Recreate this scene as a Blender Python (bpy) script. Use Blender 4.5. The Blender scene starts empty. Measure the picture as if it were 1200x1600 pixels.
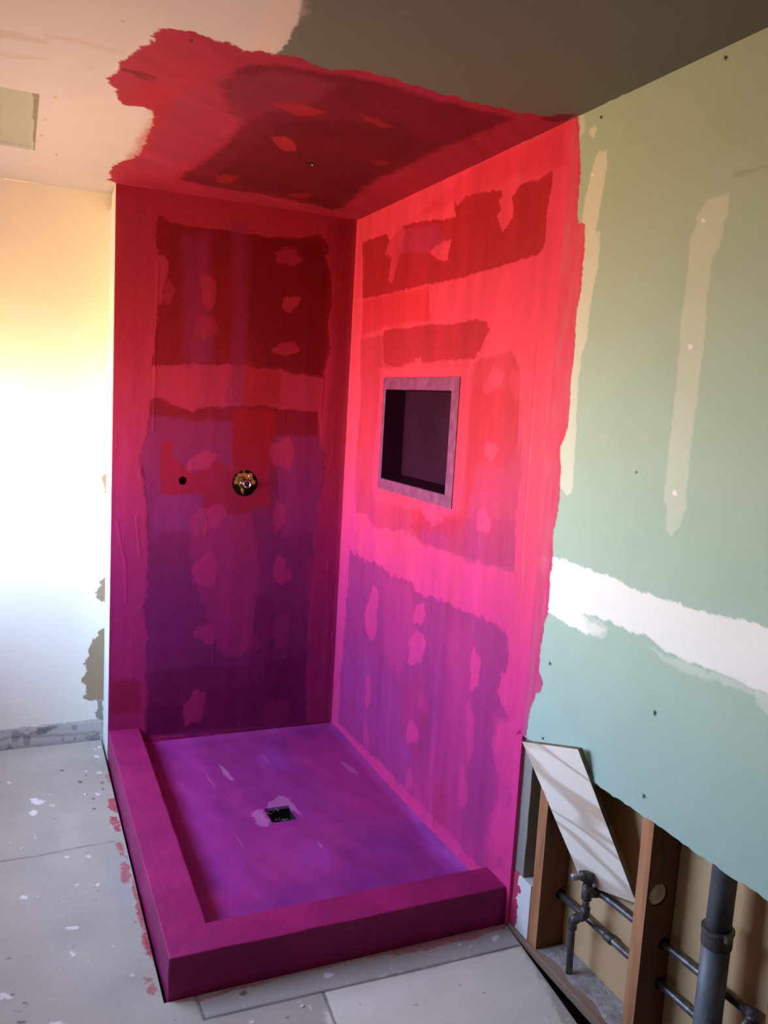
import bpy, bmesh, math, random
import numpy as np
from mathutils import Vector, Matrix

scene = bpy.context.scene
# ---------------------------------------------------------------- camera
cd = bpy.data.cameras.new('camera'); cam = bpy.data.objects.new('camera', cd)
scene.collection.objects.link(cam); scene.camera = cam
CX, CY, CZ, YAW, PITCH, ROLL, FPX = -1.4273, -3.672, 1.6251, 0.4207, -0.1307, 0.0577, 1301.8
cd.sensor_fit = 'VERTICAL'; cd.sensor_height = 36.0; cd.lens = 36.0 * FPX / 1600.0
cd.clip_start = 0.02
fw = Vector((math.sin(YAW)*math.cos(PITCH), math.cos(YAW)*math.cos(PITCH), math.sin(PITCH)))
rt = Vector((math.cos(YAW), -math.sin(YAW), 0)); up = rt.cross(fw)
r2 = rt*math.cos(ROLL) + up*math.sin(ROLL); u2 = -rt*math.sin(ROLL) + up*math.cos(ROLL)
cam.matrix_world = Matrix(((r2.x, u2.x, -fw.x, CX), (r2.y, u2.y, -fw.y, CY), (r2.z, u2.z, -fw.z, CZ), (0, 0, 0, 1)))

# ---------------------------------------------------------------- daylight through the window
# cool sky above the horizon, sunlit warm ground and walls below it
SKY = (0.57, 0.81, 1.30, 1); HAZE = (1.25, 1.20, 1.15, 1); GROUND = (0.95, 0.54, 0.25, 1)
SKY_STRENGTH = 17.5
EXPOSURE = 0.0
world = bpy.data.worlds.new('sky'); scene.world = world; world.use_nodes = True
nt = world.node_tree; nt.nodes.clear()
wo = nt.nodes.new('ShaderNodeOutputWorld'); bg = nt.nodes.new('ShaderNodeBackground')
tc = nt.nodes.new('ShaderNodeTexCoord'); sx = nt.nodes.new('ShaderNodeSeparateXYZ')
mr = nt.nodes.new('ShaderNodeMapRange'); cr = nt.nodes.new('ShaderNodeValToRGB')
mr.inputs['From Min'].default_value = -1; mr.inputs['From Max'].default_value = 1
e = cr.color_ramp.elements
e[0].position = 0.36; e[0].color = GROUND
e[1].position = 0.66; e[1].color = SKY
m = cr.color_ramp.elements.new(0.50); m.color = HAZE
nt.links.new(tc.outputs['Generated'], sx.inputs[0]); nt.links.new(sx.outputs['Z'], mr.inputs['Value'])
nt.links.new(mr.outputs[0], cr.inputs[0]); nt.links.new(cr.outputs[0], bg.inputs[0])
bg.inputs[1].default_value = SKY_STRENGTH; nt.links.new(bg.outputs[0], wo.inputs[0])
WX, WY0, WY1, WZ0, WZ1 = -1.95, -1.62, 0.06, 0.92, 1.72     # window opening in the left wall
pl = bpy.data.lights.new('window_portal', 'AREA'); pl.shape = 'RECTANGLE'
pl.size = WZ1-WZ0; pl.size_y = WY1-WY0; pl.cycles.is_portal = True
po = bpy.data.objects.new('window_portal', pl); scene.collection.objects.link(po)
po.location = (WX-0.10, (WY0+WY1)/2, (WZ0+WZ1)/2); po.rotation_euler = (0, -math.pi/2, 0)
scene.view_settings.view_transform = 'Standard'; scene.view_settings.look = 'None'
scene.view_settings.exposure = EXPOSURE; scene.view_settings.gamma = 1.0
scene.view_settings.use_curve_mapping = False

# ---------------------------------------------------------------- helpers
col = scene.collection
H = 2.44
rng = np.random.default_rng(7); random.seed(7)

def link(o, parent=None, **props):
    col.objects.link(o)
    if parent is not None: o.parent = parent
    for k, v in props.items(): o[k] = v
    return o

def smooth_noise(u, v, fu, fv, seed):
    """value noise in 0..1 on the (u, v) plane, fu and fv cells per metre"""
    g = np.random.default_rng(seed).random((257, 257))
    a = u*fu + 1000.5 + seed*3.7; b = v*fv + 1000.5
    ia = np.floor(a).astype(int); ib = np.floor(b).astype(int); fa = a-ia; fb = b-ib
    fa = fa*fa*(3-2*fa); fb = fb*fb*(3-2*fb)
    def G(i, j): return g[i % 257, j % 257]
    return (G(ia, ib)*(1-fa)+G(ia+1, ib)*fa)*(1-fb) + (G(ia, ib+1)*(1-fa)+G(ia+1, ib+1)*fa)*fb

def mask(U, V, poly, soft, jag, seed):
    """ragged, softly edged mask of a polygon on a sheet"""
    p = np.array(poly, float); m = jag*2 + soft*2 + 0.004
    out = np.zeros(U.shape)
    sel = (U > p[:, 0].min()-m) & (U < p[:, 0].max()+m) & (V > p[:, 1].min()-m) & (V < p[:, 1].max()+m)
    if not sel.any(): return out
    u = U[sel]; v = V[sel]
    lo_ = 1.3*jag; u = u+lo_*(smooth_noise(u, v, 13, 13, seed+4)-.5); v = v+lo_*(smooth_noise(u, v, 13, 13, seed+6)-.5)
    du = jag*((smooth_noise(u, v, 38, 38, seed)-.5)*1.6 + (smooth_noise(u, v, 120, 120, seed+1)-.5)*1.1)
    dv = jag*((smooth_noise(u, v, 38, 38, seed+2)-.5)*1.6 + (smooth_noise(u, v, 120, 120, seed+3)-.5)*1.1)
    u = u+du; v = v+dv
    d2 = np.full(u.shape, 1e9); ins = np.zeros(u.shape, bool)
    for i in range(len(p)):
        a = p[i]; b = p[(i+1) % len(p)]; e = b-a; L = e@e + 1e-12
        t = np.clip(((u-a[0])*e[0]+(v-a[1])*e[1])/L, 0, 1)
        d2 = np.minimum(d2, (u-a[0]-t*e[0])**2+(v-a[1]-t*e[1])**2)
        c = (a[1] > v) != (b[1] > v)
        if abs(e[1]) > 1e-12: ins ^= c & (u < a[0]+(v-a[1])*e[0]/e[1])
    sd = np.where(ins, 1, -1)*np.sqrt(d2)
    t = np.clip(sd/(2*soft)+.5, 0, 1); out[sel] = t*t*(3-2*t)
    return out

def axis(lo, hi, step, a=None, b=None, extra=()):
    """grid lines from lo to hi: fine between a and b, coarse outside, with the extra values as exact lines"""
    a = lo if a is None else a; b = hi if b is None else b
    v = list(np.arange(a, b+1e-9, step))
    if a > lo: v += list(np.arange(lo, a, .12))
    v += [b, hi]
    if b < hi: v += list(np.arange(b+.12, hi, .12))
    v = np.array(sorted(v))
    for x in extra:
        if lo < x < hi: v[np.argmin(abs(v-x))] = x
    v = np.unique(np.round(v, 6)); keep = np.r_[True, np.diff(v) > step*.15]
    for i in range(len(v)):
        if any(abs(v[i]-x) < 1e-6 for x in list(extra)+[hi]): keep[i] = True
    return v[keep]

def sheet(name, us, vs, place, colour, height=None, hole=None, snap=None, thick=None, mat=None, parent=None, **props):
    U, V = np.meshgrid(us, vs, indexing='ij')
    C = colour(U, V); Hh = height(U, V) if height is not None else np.zeros(U.shape)
    U2, V2 = snap(U, V) if snap is not None else (U, V)
    P = place(U2, V2, Hh)                                   # (nu, nv, 3)
    nu, nv = U.shape
    idx = np.arange(nu*nv).reshape(nu, nv)
    q = np.stack([idx[:-1, :-1], idx[1:, :-1], idx[1:, 1:], idx[:-1, 1:]], -1)
    if hole is not None:
        uc = (U[:-1, :-1]+U[1:, 1:])/2; vc = (V[:-1, :-1]+V[1:, 1:])/2
        q = q[~hole(uc, vc)]
    q = q.reshape(-1, 4); verts = P.reshape(-1, 3); cols = C.reshape(-1, 3); nf = len(q)
    used = np.unique(q); remap = -np.ones(len(verts), int); remap[used] = np.arange(len(used))
    q = remap[q]; verts = verts[used]; cols = cols[used]; n0 = len(verts)
    if thick is not None:                                    # cut edges of the board
        ed = np.concatenate([q[:, [0, 1]], q[:, [1, 2]], q[:, [2, 3]], q[:, [3, 0]]])
        key = np.sort(ed, 1); _, first, cnt = np.unique(key[:, 0]*n0+key[:, 1], return_index=True, return_counts=True)
        be = ed[first[cnt == 1]]; bv = np.unique(be); m2 = -np.ones(n0, int); m2[bv] = n0+np.arange(len(bv))
        verts = np.concatenate([verts, verts[bv]+np.array(thick)]); cols = np.concatenate([cols, cols[bv]])
        q = np.concatenate([q, np.stack([be[:, 1], be[:, 0], m2[be[:, 0]], m2[be[:, 1]]], -1)])
    me = bpy.data.meshes.new(name)
    me.vertices.add(len(verts)); me.vertices.foreach_set('co', verts.astype(np.float32).ravel())
    me.loops.add(len(q)*4); me.loops.foreach_set('vertex_index', q.astype(np.int32).ravel())
    me.polygons.add(len(q)); me.polygons.foreach_set('loop_start', np.arange(0, len(q)*4, 4, dtype=np.int32))
    sm = np.ones(len(q), bool); sm[nf:] = False
    me.update(calc_edges=True)
    me.polygons.foreach_set('use_smooth', sm)
    if thick is not None:
        n = len(me.edges); ev = np.empty(n*2, np.int32); me.edges.foreach_get('vertices', ev); ev = np.sort(ev.reshape(-1, 2), 1)
        kb = set((np.sort(be, 1)[:, 0]*len(verts)+np.sort(be, 1)[:, 1]).tolist())
        k = ev[:, 0].astype(np.int64)*len(verts)+ev[:, 1]
        sh = np.isin(k, np.array(list(kb)))
        at_ = me.attributes.new('sharp_edge', 'BOOLEAN', 'EDGE'); at_.data.foreach_set('value', sh)
    a = me.color_attributes.new('coat', 'FLOAT_COLOR', 'POINT')
    a.data.foreach_set('color', np.c_[cols, np.ones(len(cols))].astype(np.float32).ravel())
    me.materials.append(mat); o = bpy.data.objects.new(name, me)
    return link(o, parent, **props)

def coated(name, rough=.5, mottle=.10, mscale=14, streak=(1, 1, 1), bump=.12, bscale=90, spec=.5):
    """surface whose coat colours are on the sheet; fine mottling and texture are added here"""
    m = bpy.data.materials.new(name); m.use_nodes = True; t = m.node_tree; b = t.nodes['Principled BSDF']
    at_ = t.nodes.new('ShaderNodeAttribute'); at_.attribute_name = 'coat'
    tc = t.nodes.new('ShaderNodeTexCoord'); mp = t.nodes.new('ShaderNodeMapping'); mp.inputs['Scale'].default_value = streak
    n1 = t.nodes.new('ShaderNodeTexNoise'); n1.inputs['Scale'].default_value = mscale; n1.inputs['Detail'].default_value = 6
    r = t.nodes.new('ShaderNodeMapRange'); r.inputs['From Min'].default_value = .3; r.inputs['From Max'].default_value = .7
    r.inputs['To Min'].default_value = 1-mottle; r.inputs['To Max'].default_value = 1+mottle
    mx = t.nodes.new('ShaderNodeVectorMath'); mx.operation = 'SCALE'
    n2 = t.nodes.new('ShaderNodeTexNoise'); n2.inputs['Scale'].default_value = bscale; n2.inputs['Detail'].default_value = 5
    bp = t.nodes.new('ShaderNodeBump'); bp.inputs['Strength'].default_value = bump; bp.inputs['Distance'].default_value = .004
    L = t.links.new
    L(tc.outputs['Object'], mp.inputs[0]); L(mp.outputs[0], n1.inputs['Vector']); L(tc.outputs['Object'], n2.inputs['Vector'])
    L(n1.outputs['Fac'], r.inputs['Value']); L(at_.outputs['Color'], mx.inputs[0]); L(r.outputs[0], mx.inputs['Scale'])
    L(mx.outputs[0], b.inputs['Base Color']); L(n2.outputs['Fac'], bp.inputs['Height']); L(bp.outputs[0], b.inputs['Normal'])
    b.inputs['Roughness'].default_value = rough; b.inputs['Specular IOR Level'].default_value = spec
    return m

def plain(name, c1, c2=None, scale=8, rough=.6, metal=0, bump=.15, bscale=60, stretch=(1, 1, 1), spec=.5, detail=6, lo=.35, hi=.65):
    m = bpy.data.materials.new(name); m.use_nodes = True; t = m.node_tree; b = t.nodes['Principled BSDF']
    c2 = c2 or c1
    tc = t.nodes.new('ShaderNodeTexCoord'); mp = t.nodes.new('ShaderNodeMapping'); mp.inputs['Scale'].default_value = stretch
    n1 = t.nodes.new('ShaderNodeTexNoise'); n1.inputs['Scale'].default_value = scale; n1.inputs['Detail'].default_value = detail
    r = t.nodes.new('ShaderNodeValToRGB'); r.color_ramp.elements[0].position = lo; r.color_ramp.elements[1].position = hi
    r.color_ramp.elements[0].color = (*c1, 1); r.color_ramp.elements[1].color = (*c2, 1)
    n2 = t.nodes.new('ShaderNodeTexNoise'); n2.inputs['Scale'].default_value = bscale
    bp = t.nodes.new('ShaderNodeBump'); bp.inputs['Strength'].default_value = bump; bp.inputs['Distance'].default_value = .003
    L = t.links.new
    L(tc.outputs['Object'], mp.inputs[0]); L(mp.outputs[0], n1.inputs['Vector']); L(mp.outputs[0], n2.inputs['Vector'])
    L(n1.outputs['Fac'], r.inputs[0]); L(r.outputs[0], b.inputs['Base Color'])
    L(n2.outputs['Fac'], bp.inputs['Height']); L(bp.outputs[0], b.inputs['Normal'])
    b.inputs['Roughness'].default_value = rough; b.inputs['Metallic'].default_value = metal; b.inputs['Specular IOR Level'].default_value = spec
    return m

def mesh_obj(name, bm, mat, parent=None, smooth=False, bevel=0, **props):
    bmesh.ops.recalc_face_normals(bm, faces=bm.faces)
    me = bpy.data.meshes.new(name); bm.to_mesh(me); bm.free()
    if smooth:
        for p in me.polygons: p.use_smooth = True
    me.materials.append(mat); o = bpy.data.objects.new(name, me)
    if bevel:
        b = o.modifiers.new('bevel', 'BEVEL'); b.width = bevel; b.segments = 2; b.limit_method = 'ANGLE'; b.angle_limit = .6
    return link(o, parent, **props)

def box(bm, lo, hi):
    vs = [bm.verts.new((x, y, z)) for x in (lo[0], hi[0]) for y in (lo[1], hi[1]) for z in (lo[2], hi[2])]
    for f in ((0, 1, 3, 2), (4, 6, 7, 5), (0, 4, 5, 1), (2, 3, 7, 6), (0, 2, 6, 4), (1, 5, 7, 3)):
        bm.faces.new([vs[i] for i in f])
    return vs

def tube(bm, pts, r, n=20, caps=True):
    """swept round pipe through pts; r is one radius or one per point"""
    pts = [Vector(p) for p in pts]; rs = r if isinstance(r, (list, tuple)) else [r]*len(pts)
    rings = []; prev = None
    for i, p in enumerate(pts):
        d = (pts[min(i+1, len(pts)-1)]-pts[max(i-1, 0)]).normalized()
        if prev is None: a = d.orthogonal().normalized()
        else: a = (prev-d*prev.dot(d)).normalized()
        prev = a; b = d.cross(a)
        rings.append([bm.verts.new(p+(a*math.cos(2*math.pi*k/n)+b*math.sin(2*math.pi*k/n))*rs[i]) for k in range(n)])
    for A, B in zip(rings, rings[1:]):
        for k in range(n): bm.faces.new((A[k], A[(k+1) % n], B[(k+1) % n], B[k]))
    if caps: bm.faces.new(rings[0][::-1]); bm.faces.new(rings[-1])

def bend(pts, r=.02, n=6):
    """round the corners of a polyline"""
    pts = [Vector(p) for p in pts]; o = [pts[0]]
    for a, b, c in zip(pts, pts[1:], pts[2:]):
        u = (a-b); w = (c-b); k = min(r, u.length*.48, w.length*.48); s = b+u.normalized()*k; t = b+w.normalized()*k
        for i in range(n+1):
            f = i/n; o.append(s*(1-f)**2+b*2*f*(1-f)+t*f*f)
    o.append(pts[-1]); return o

def empty(name, loc, **props):
    o = bpy.data.objects.new(name, None); o.empty_display_size = .05; o.location = loc
    return link(o, None, **props)

def adopt(parent, *objs):
    """hang parts, built in world coordinates, on their thing"""
    for o in objs:
        o.parent = parent; o.matrix_parent_inverse = Matrix.Translation(parent.location).inverted()

def bored(o, cuts):
    """drill round holes (centre, axis end, radius) through a mesh"""
    for a, b, r in cuts:
        bm = bmesh.new(); tube(bm, [a, b], r, 24); bmesh.ops.recalc_face_normals(bm, faces=bm.faces)
        me = bpy.data.meshes.new('drill'); bm.to_mesh(me); bm.free(); c = bpy.data.objects.new('drill', me); col.objects.link(c)
        md = o.modifiers.new('drill', 'BOOLEAN'); md.operation = 'DIFFERENCE'; md.object = c; md.solver = 'EXACT'
    dg = bpy.context.evaluated_depsgraph_get(); dg.update(); ev = o.evaluated_get(dg)
    new = bpy.data.meshes.new_from_object(ev); o.modifiers.clear(); o.data = new
    for c in [x for x in bpy.data.objects if x.name.startswith('drill')]: bpy.data.objects.remove(c)

# ---------------------------------------------------------------- marks on the sheets, measured in metres on each plane
BACK_MARKS = [
    ('D',1,0.003,0.008,[(-0.89,2.333),(-0.846,2.322),(-0.798,2.31),(-0.745,2.304),(-0.623,2.32),(-0.512,2.316),(-0.383,2.311),(-0.272,2.326),(-0.201,2.351),(-0.151,2.333),(-0.124,2.28),(-0.148,2.263),(-0.11,2.183),(-0.109,2.041),(-0.112,1.926),(-0.097,1.869),(-0.122,1.81),(-0.126,1.716),(-0.238,1.729),(-0.329,1.74),(-0.447,1.744),(-0.506,1.751),(-0.73,1.743),(-0.896,1.726),(-0.891,1.86),(-0.875,1.967),(-0.855,2.034),(-0.836,2.115),(-0.842,2.167),(-0.882,2.18),(-0.891,2.251)]),
    ('P',0.75,0.025,0.012,[(-0.784,2.278),(-0.677,2.3),(-0.655,2.202),(-0.661,2.014),(-0.63,1.75),(-0.752,1.742),(-0.769,1.977)]),
    ('P',0.6,0.02,0.006,[(-0.578,2.358),(-0.505,2.368),(-0.5,2.085),(-0.503,1.754),(-0.504,1.557),(-0.579,1.553),(-0.563,1.75),(-0.563,2.079)]),
    ('X',0.7,0.012,0.006,[(-0.48,2.31),(-0.175,2.316),(-0.131,2.181),(-0.125,1.809),(-0.146,1.735),(-0.462,1.757),(-0.49,1.949)]),
    ('D',1,0.003,0.008,[(-0.898,1.586),(-0.856,1.594),(-0.812,1.561),(-0.724,1.541),(-0.67,1.566),(-0.499,1.574),(-0.352,1.576),(-0.23,1.565),(-0.144,1.569),(-0.134,1.487),(-0.132,1.398),(-0.102,1.363),(-0.111,1.218),(-0.14,1.097),(-0.135,0.882),(-0.143,0.634),(-0.142,0.35),(-0.135,0.066),(-0.061,0.025),(-0.885,0.074),(-0.898,0.171),(-0.883,0.274),(-0.907,0.35),(-0.891,0.525),(-0.912,0.643),(-0.901,0.757),(-0.902,0.956),(-0.902,1.097),(-0.918,1.208),(-0.938,1.318),(-0.911,1.415),(-0.9,1.524)]),
    ('P',0.7,0.012,0.008,[(-0.907,1.51),(-0.526,1.499),(-0.54,1.256),(-0.631,1.212),(-0.88,0.956),(-0.917,1.181),(-0.931,1.332)]),
    ('R',0.75,0.005,0.006,[(-0.852,1.403),(-0.809,1.404),(-0.801,1.335),(-0.717,1.262),(-0.634,1.32),(-0.571,1.321),(-0.541,1.285),(-0.545,1.555),(-0.352,1.564),(-0.341,1.449),(-0.363,1.39),(-0.373,1.347),(-0.352,1.126),(-0.511,1.079),(-0.65,1.085),(-0.663,1.131),(-0.67,1.177),(-0.852,1.175)]),
    ('R',0.6,0.01,0.004,[(-0.505,1.748),(-0.329,1.732),(-0.329,1.589),(-0.505,1.574)]),
    ('P',0.9,0.008,0.006,[(-0.353,1.449),(-0.132,1.451),(-0.108,1.362),(-0.117,1.157),(-0.135,1.005),(-0.297,0.977),(-0.318,1.186)]),
    ('P',0.9,0.006,0.006,[(-0.847,1.167),(-0.669,1.171),(-0.65,1.074),(-0.71,1.011),(-0.887,1.007),(-0.884,1.125)]),
    ('L',0.45,0.012,0.006,[(-0.627,1.068),(-0.438,1.097),(-0.396,0.798),(-0.414,0.464),(-0.488,0.407),(-0.563,0.443),(-0.705,0.808),(-0.716,1.011)]),
    ('X',0.55,0.012,0.006,[(-0.408,0.708),(-0.331,0.705),(-0.302,0.362),(-0.147,0.445),(-0.128,0.059),(-0.885,0.086),(-0.885,0.378),(-0.664,0.384),(-0.426,0.372)]),
    ('X',0.8,0.01,0.01,[(-0.882,0.229),(-0.717,0.213),(-0.656,0.085),(-0.885,0.08)]),
    ('X',0.6,0.012,0.01,[(-0.334,0.396),(-0.176,0.384),(-0.162,0.095),(-0.597,0.078),(-0.617,0.265),(-0.391,0.276)]),
    ('R',0.7,0.012,0.01,[(-1.042,0.356),(-0.912,0.333),(-0.909,0.196),(-1.04,0.192)]),
    ('X',0.4,0.02,0.006,[(-0.138,2.418),(-0.008,2.436),(-0.018,1.699),(-0.014,0.03),(-0.127,0.042),(-0.142,0.883),(-0.11,1.398),(-0.087,1.812)]),
    ('L',0.35,0.008,0.005,[(-0.167,0.883),(-0.06,0.912),(-0.037,0.081),(-0.135,0.076)]),
    ('L',0.675,0.004,0.009,[(-0.629,2.058),(-0.637,2.035),(-0.642,2.015),(-0.645,1.986),(-0.657,1.97),(-0.672,1.977),(-0.684,1.989),(-0.692,2.008),(-0.692,2.033),(-0.695,2.051),(-0.705,2.077),(-0.703,2.108),(-0.689,2.12),(-0.676,2.124),(-0.663,2.126),(-0.653,2.113),(-0.645,2.097),(-0.633,2.083)]),
    ('L',0.63,0.004,0.009,[(-0.252,2.24),(-0.254,2.226),(-0.262,2.211),(-0.28,2.198),(-0.306,2.2),(-0.325,2.207),(-0.345,2.205),(-0.367,2.209),(-0.372,2.223),(-0.371,2.236),(-0.372,2.249),(-0.362,2.261),(-0.345,2.27),(-0.325,2.281),(-0.3,2.284),(-0.285,2.27),(-0.281,2.257),(-0.266,2.251)]),
    ('L',0.765,0.004,0.009,[(-0.249,2.064),(-0.251,2.05),(-0.257,2.037),(-0.271,2.028),(-0.28,2.02),(-0.29,2.003),(-0.309,1.995),(-0.324,2.004),(-0.333,2.013),(-0.342,2.022),(-0.342,2.035),(-0.336,2.048),(-0.333,2.061),(-0.321,2.072),(-0.303,2.073),(-0.29,2.075),(-0.27,2.083),(-0.253,2.079)]),
    ('L',0.7200000000000001,0.004,0.009,[(-0.245,1.841),(-0.241,1.829),(-0.258,1.82),(-0.277,1.814),(-0.295,1.807),(-0.315,1.806),(-0.334,1.809),(-0.36,1.809),(-0.382,1.816),(-0.374,1.831),(-0.355,1.841),(-0.346,1.849),(-0.335,1.858),(-0.318,1.863),(-0.296,1.87),(-0.269,1.872),(-0.255,1.862),(-0.255,1.849)]),
    ('L',0.45,0.004,0.009,[(-0.623,1.91),(-0.621,1.886),(-0.637,1.871),(-0.656,1.871),(-0.667,1.864),(-0.68,1.852),(-0.695,1.855),(-0.708,1.866),(-0.72,1.88),(-0.721,1.901),(-0.712,1.919),(-0.708,1.936),(-0.7,1.956),(-0.683,1.958),(-0.669,1.949),(-0.656,1.947),(-0.641,1.943),(-0.632,1.928)]),
    ('L',0.54,0.004,0.009,[(-0.812,2.039),(-0.818,2.024),(-0.824,2.015),(-0.826,1.998),(-0.832,1.979),(-0.844,1.98),(-0.852,1.991),(-0.859,2.003),(-0.861,2.02),(-0.859,2.034),(-0.863,2.049),(-0.863,2.069),(-0.854,2.078),(-0.845,2.079),(-0.836,2.085),(-0.826,2.082),(-0.82,2.069),(-0.815,2.055)]),
    ('L',0.81,0.004,0.009,[(-0.623,1.354),(-0.601,1.35),(-0.608,1.332),(-0.629,1.312),(-0.65,1.296),(-0.673,1.286),(-0.691,1.284),(-0.712,1.276),(-0.738,1.268),(-0.745,1.279),(-0.738,1.295),(-0.738,1.308),(-0.731,1.325),(-0.709,1.342),(-0.686,1.355),(-0.663,1.365),(-0.647,1.361),(-0.642,1.351)]),
    ('L',0.7200000000000001,0.004,0.009,[(-0.248,1.37),(-0.259,1.346),(-0.268,1.327),(-0.275,1.3),(-0.294,1.289),(-0.313,1.304),(-0.328,1.312),(-0.349,1.316),(-0.364,1.338),(-0.367,1.367),(-0.367,1.397),(-0.352,1.418),(-0.33,1.417),(-0.316,1.423),(-0.301,1.445),(-0.279,1.447),(-0.264,1.424),(-0.253,1.399)]),
    ('L',0.7200000000000001,0.004,0.009,[(-0.563,1.071),(-0.579,1.056),(-0.589,1.045),(-0.599,1.033),(-0.611,1.029),(-0.625,1.024),(-0.644,1.022),(-0.653,1.042),(-0.647,1.068),(-0.644,1.086),(-0.644,1.105),(-0.634,1.121),(-0.621,1.128),(-0.608,1.137),(-0.594,1.136),(-0.585,1.121),(-0.574,1.111),(-0.56,1.095)]),
    ('L',0.54,0.004,0.009,[(-0.649,1.054),(-0.646,1.036),(-0.644,1.011),(-0.655,0.995),(-0.668,0.986),(-0.683,0.982),(-0.696,0.998),(-0.703,1.018),(-0.714,1.033),(-0.721,1.054),(-0.713,1.074),(-0.703,1.087),(-0.697,1.104),(-0.686,1.119),(-0.672,1.12),(-0.656,1.118),(-0.642,1.103),(-0.643,1.074)]),
    ('L',0.855,0.004,0.009,[(-0.598,0.81),(-0.604,0.774),(-0.625,0.753),(-0.645,0.761),(-0.659,0.765),(-0.674,0.765),(-0.684,0.778),(-0.695,0.793),(-0.705,0.818),(-0.694,0.852),(-0.671,0.87),(-0.655,0.885),(-0.639,0.907),(-0.621,0.909),(-0.609,0.897),(-0.596,0.887),(-0.59,0.866),(-0.596,0.838)]),
    ('L',0.765,0.004,0.009,[(-0.251,0.815),(-0.247,0.785),(-0.259,0.767),(-0.272,0.761),(-0.281,0.752),(-0.293,0.752),(-0.303,0.764),(-0.314,0.774),(-0.323,0.793),(-0.321,0.817),(-0.319,0.837),(-0.321,0.865),(-0.314,0.888),(-0.299,0.887),(-0.287,0.877),(-0.277,0.867),(-0.27,0.85),(-0.264,0.834)]),
    ('L',0.765,0.004,0.009,[(-0.606,0.55),(-0.602,0.537),(-0.594,0.519),(-0.6,0.503),(-0.614,0.494),(-0.63,0.489),(-0.646,0.496),(-0.655,0.512),(-0.664,0.518),(-0.683,0.525),(-0.691,0.542),(-0.684,0.558),(-0.676,0.571),(-0.664,0.581),(-0.648,0.58),(-0.634,0.578),(-0.618,0.579),(-0.606,0.567)]),
    ('L',0.81,0.004,0.009,[(-0.635,0.176),(-0.64,0.137),(-0.659,0.115),(-0.675,0.122),(-0.687,0.118),(-0.703,0.107),(-0.716,0.116),(-0.726,0.138),(-0.732,0.169),(-0.721,0.208),(-0.701,0.228),(-0.69,0.247),(-0.677,0.278),(-0.662,0.287),(-0.649,0.276),(-0.636,0.266),(-0.629,0.242),(-0.633,0.208)]),
    ('L',0.54,0.004,0.009,[(-0.276,1.079),(-0.28,1.056),(-0.285,1.037),(-0.295,1.029),(-0.302,1.017),(-0.314,0.995),(-0.329,0.998),(-0.336,1.03),(-0.338,1.056),(-0.341,1.079),(-0.339,1.101),(-0.334,1.119),(-0.331,1.144),(-0.32,1.158),(-0.307,1.146),(-0.297,1.136),(-0.283,1.13),(-0.274,1.107)]),
    ('L',0.315,0.004,0.009,[(-0.238,0.523),(-0.235,0.491),(-0.247,0.465),(-0.263,0.449),(-0.281,0.442),(-0.294,0.462),(-0.299,0.488),(-0.311,0.497),(-0.327,0.513),(-0.326,0.544),(-0.316,0.57),(-0.306,0.595),(-0.29,0.608),(-0.275,0.604),(-0.26,0.606),(-0.243,0.602),(-0.239,0.574),(-0.242,0.546)]),
    ('L',0.27,0.004,0.009,[(-0.22,0.117),(-0.227,0.088),(-0.246,0.072),(-0.262,0.061),(-0.276,0.032),(-0.302,0.02),(-0.325,0.046),(-0.34,0.075),(-0.359,0.099),(-0.365,0.132),(-0.356,0.16),(-0.347,0.187),(-0.33,0.206),(-0.305,0.198),(-0.285,0.193),(-0.258,0.204),(-0.227,0.19),(-0.217,0.152)]),
    ('L',0.27,0.004,0.009,[(-0.38,0.492),(-0.384,0.464),(-0.392,0.44),(-0.405,0.426),(-0.422,0.433),(-0.434,0.435),(-0.45,0.43),(-0.463,0.447),(-0.466,0.475),(-0.469,0.498),(-0.474,0.525),(-0.468,0.549),(-0.456,0.565),(-0.442,0.578),(-0.426,0.568),(-0.416,0.541),(-0.407,0.529),(-0.389,0.519)]),
]
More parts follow.
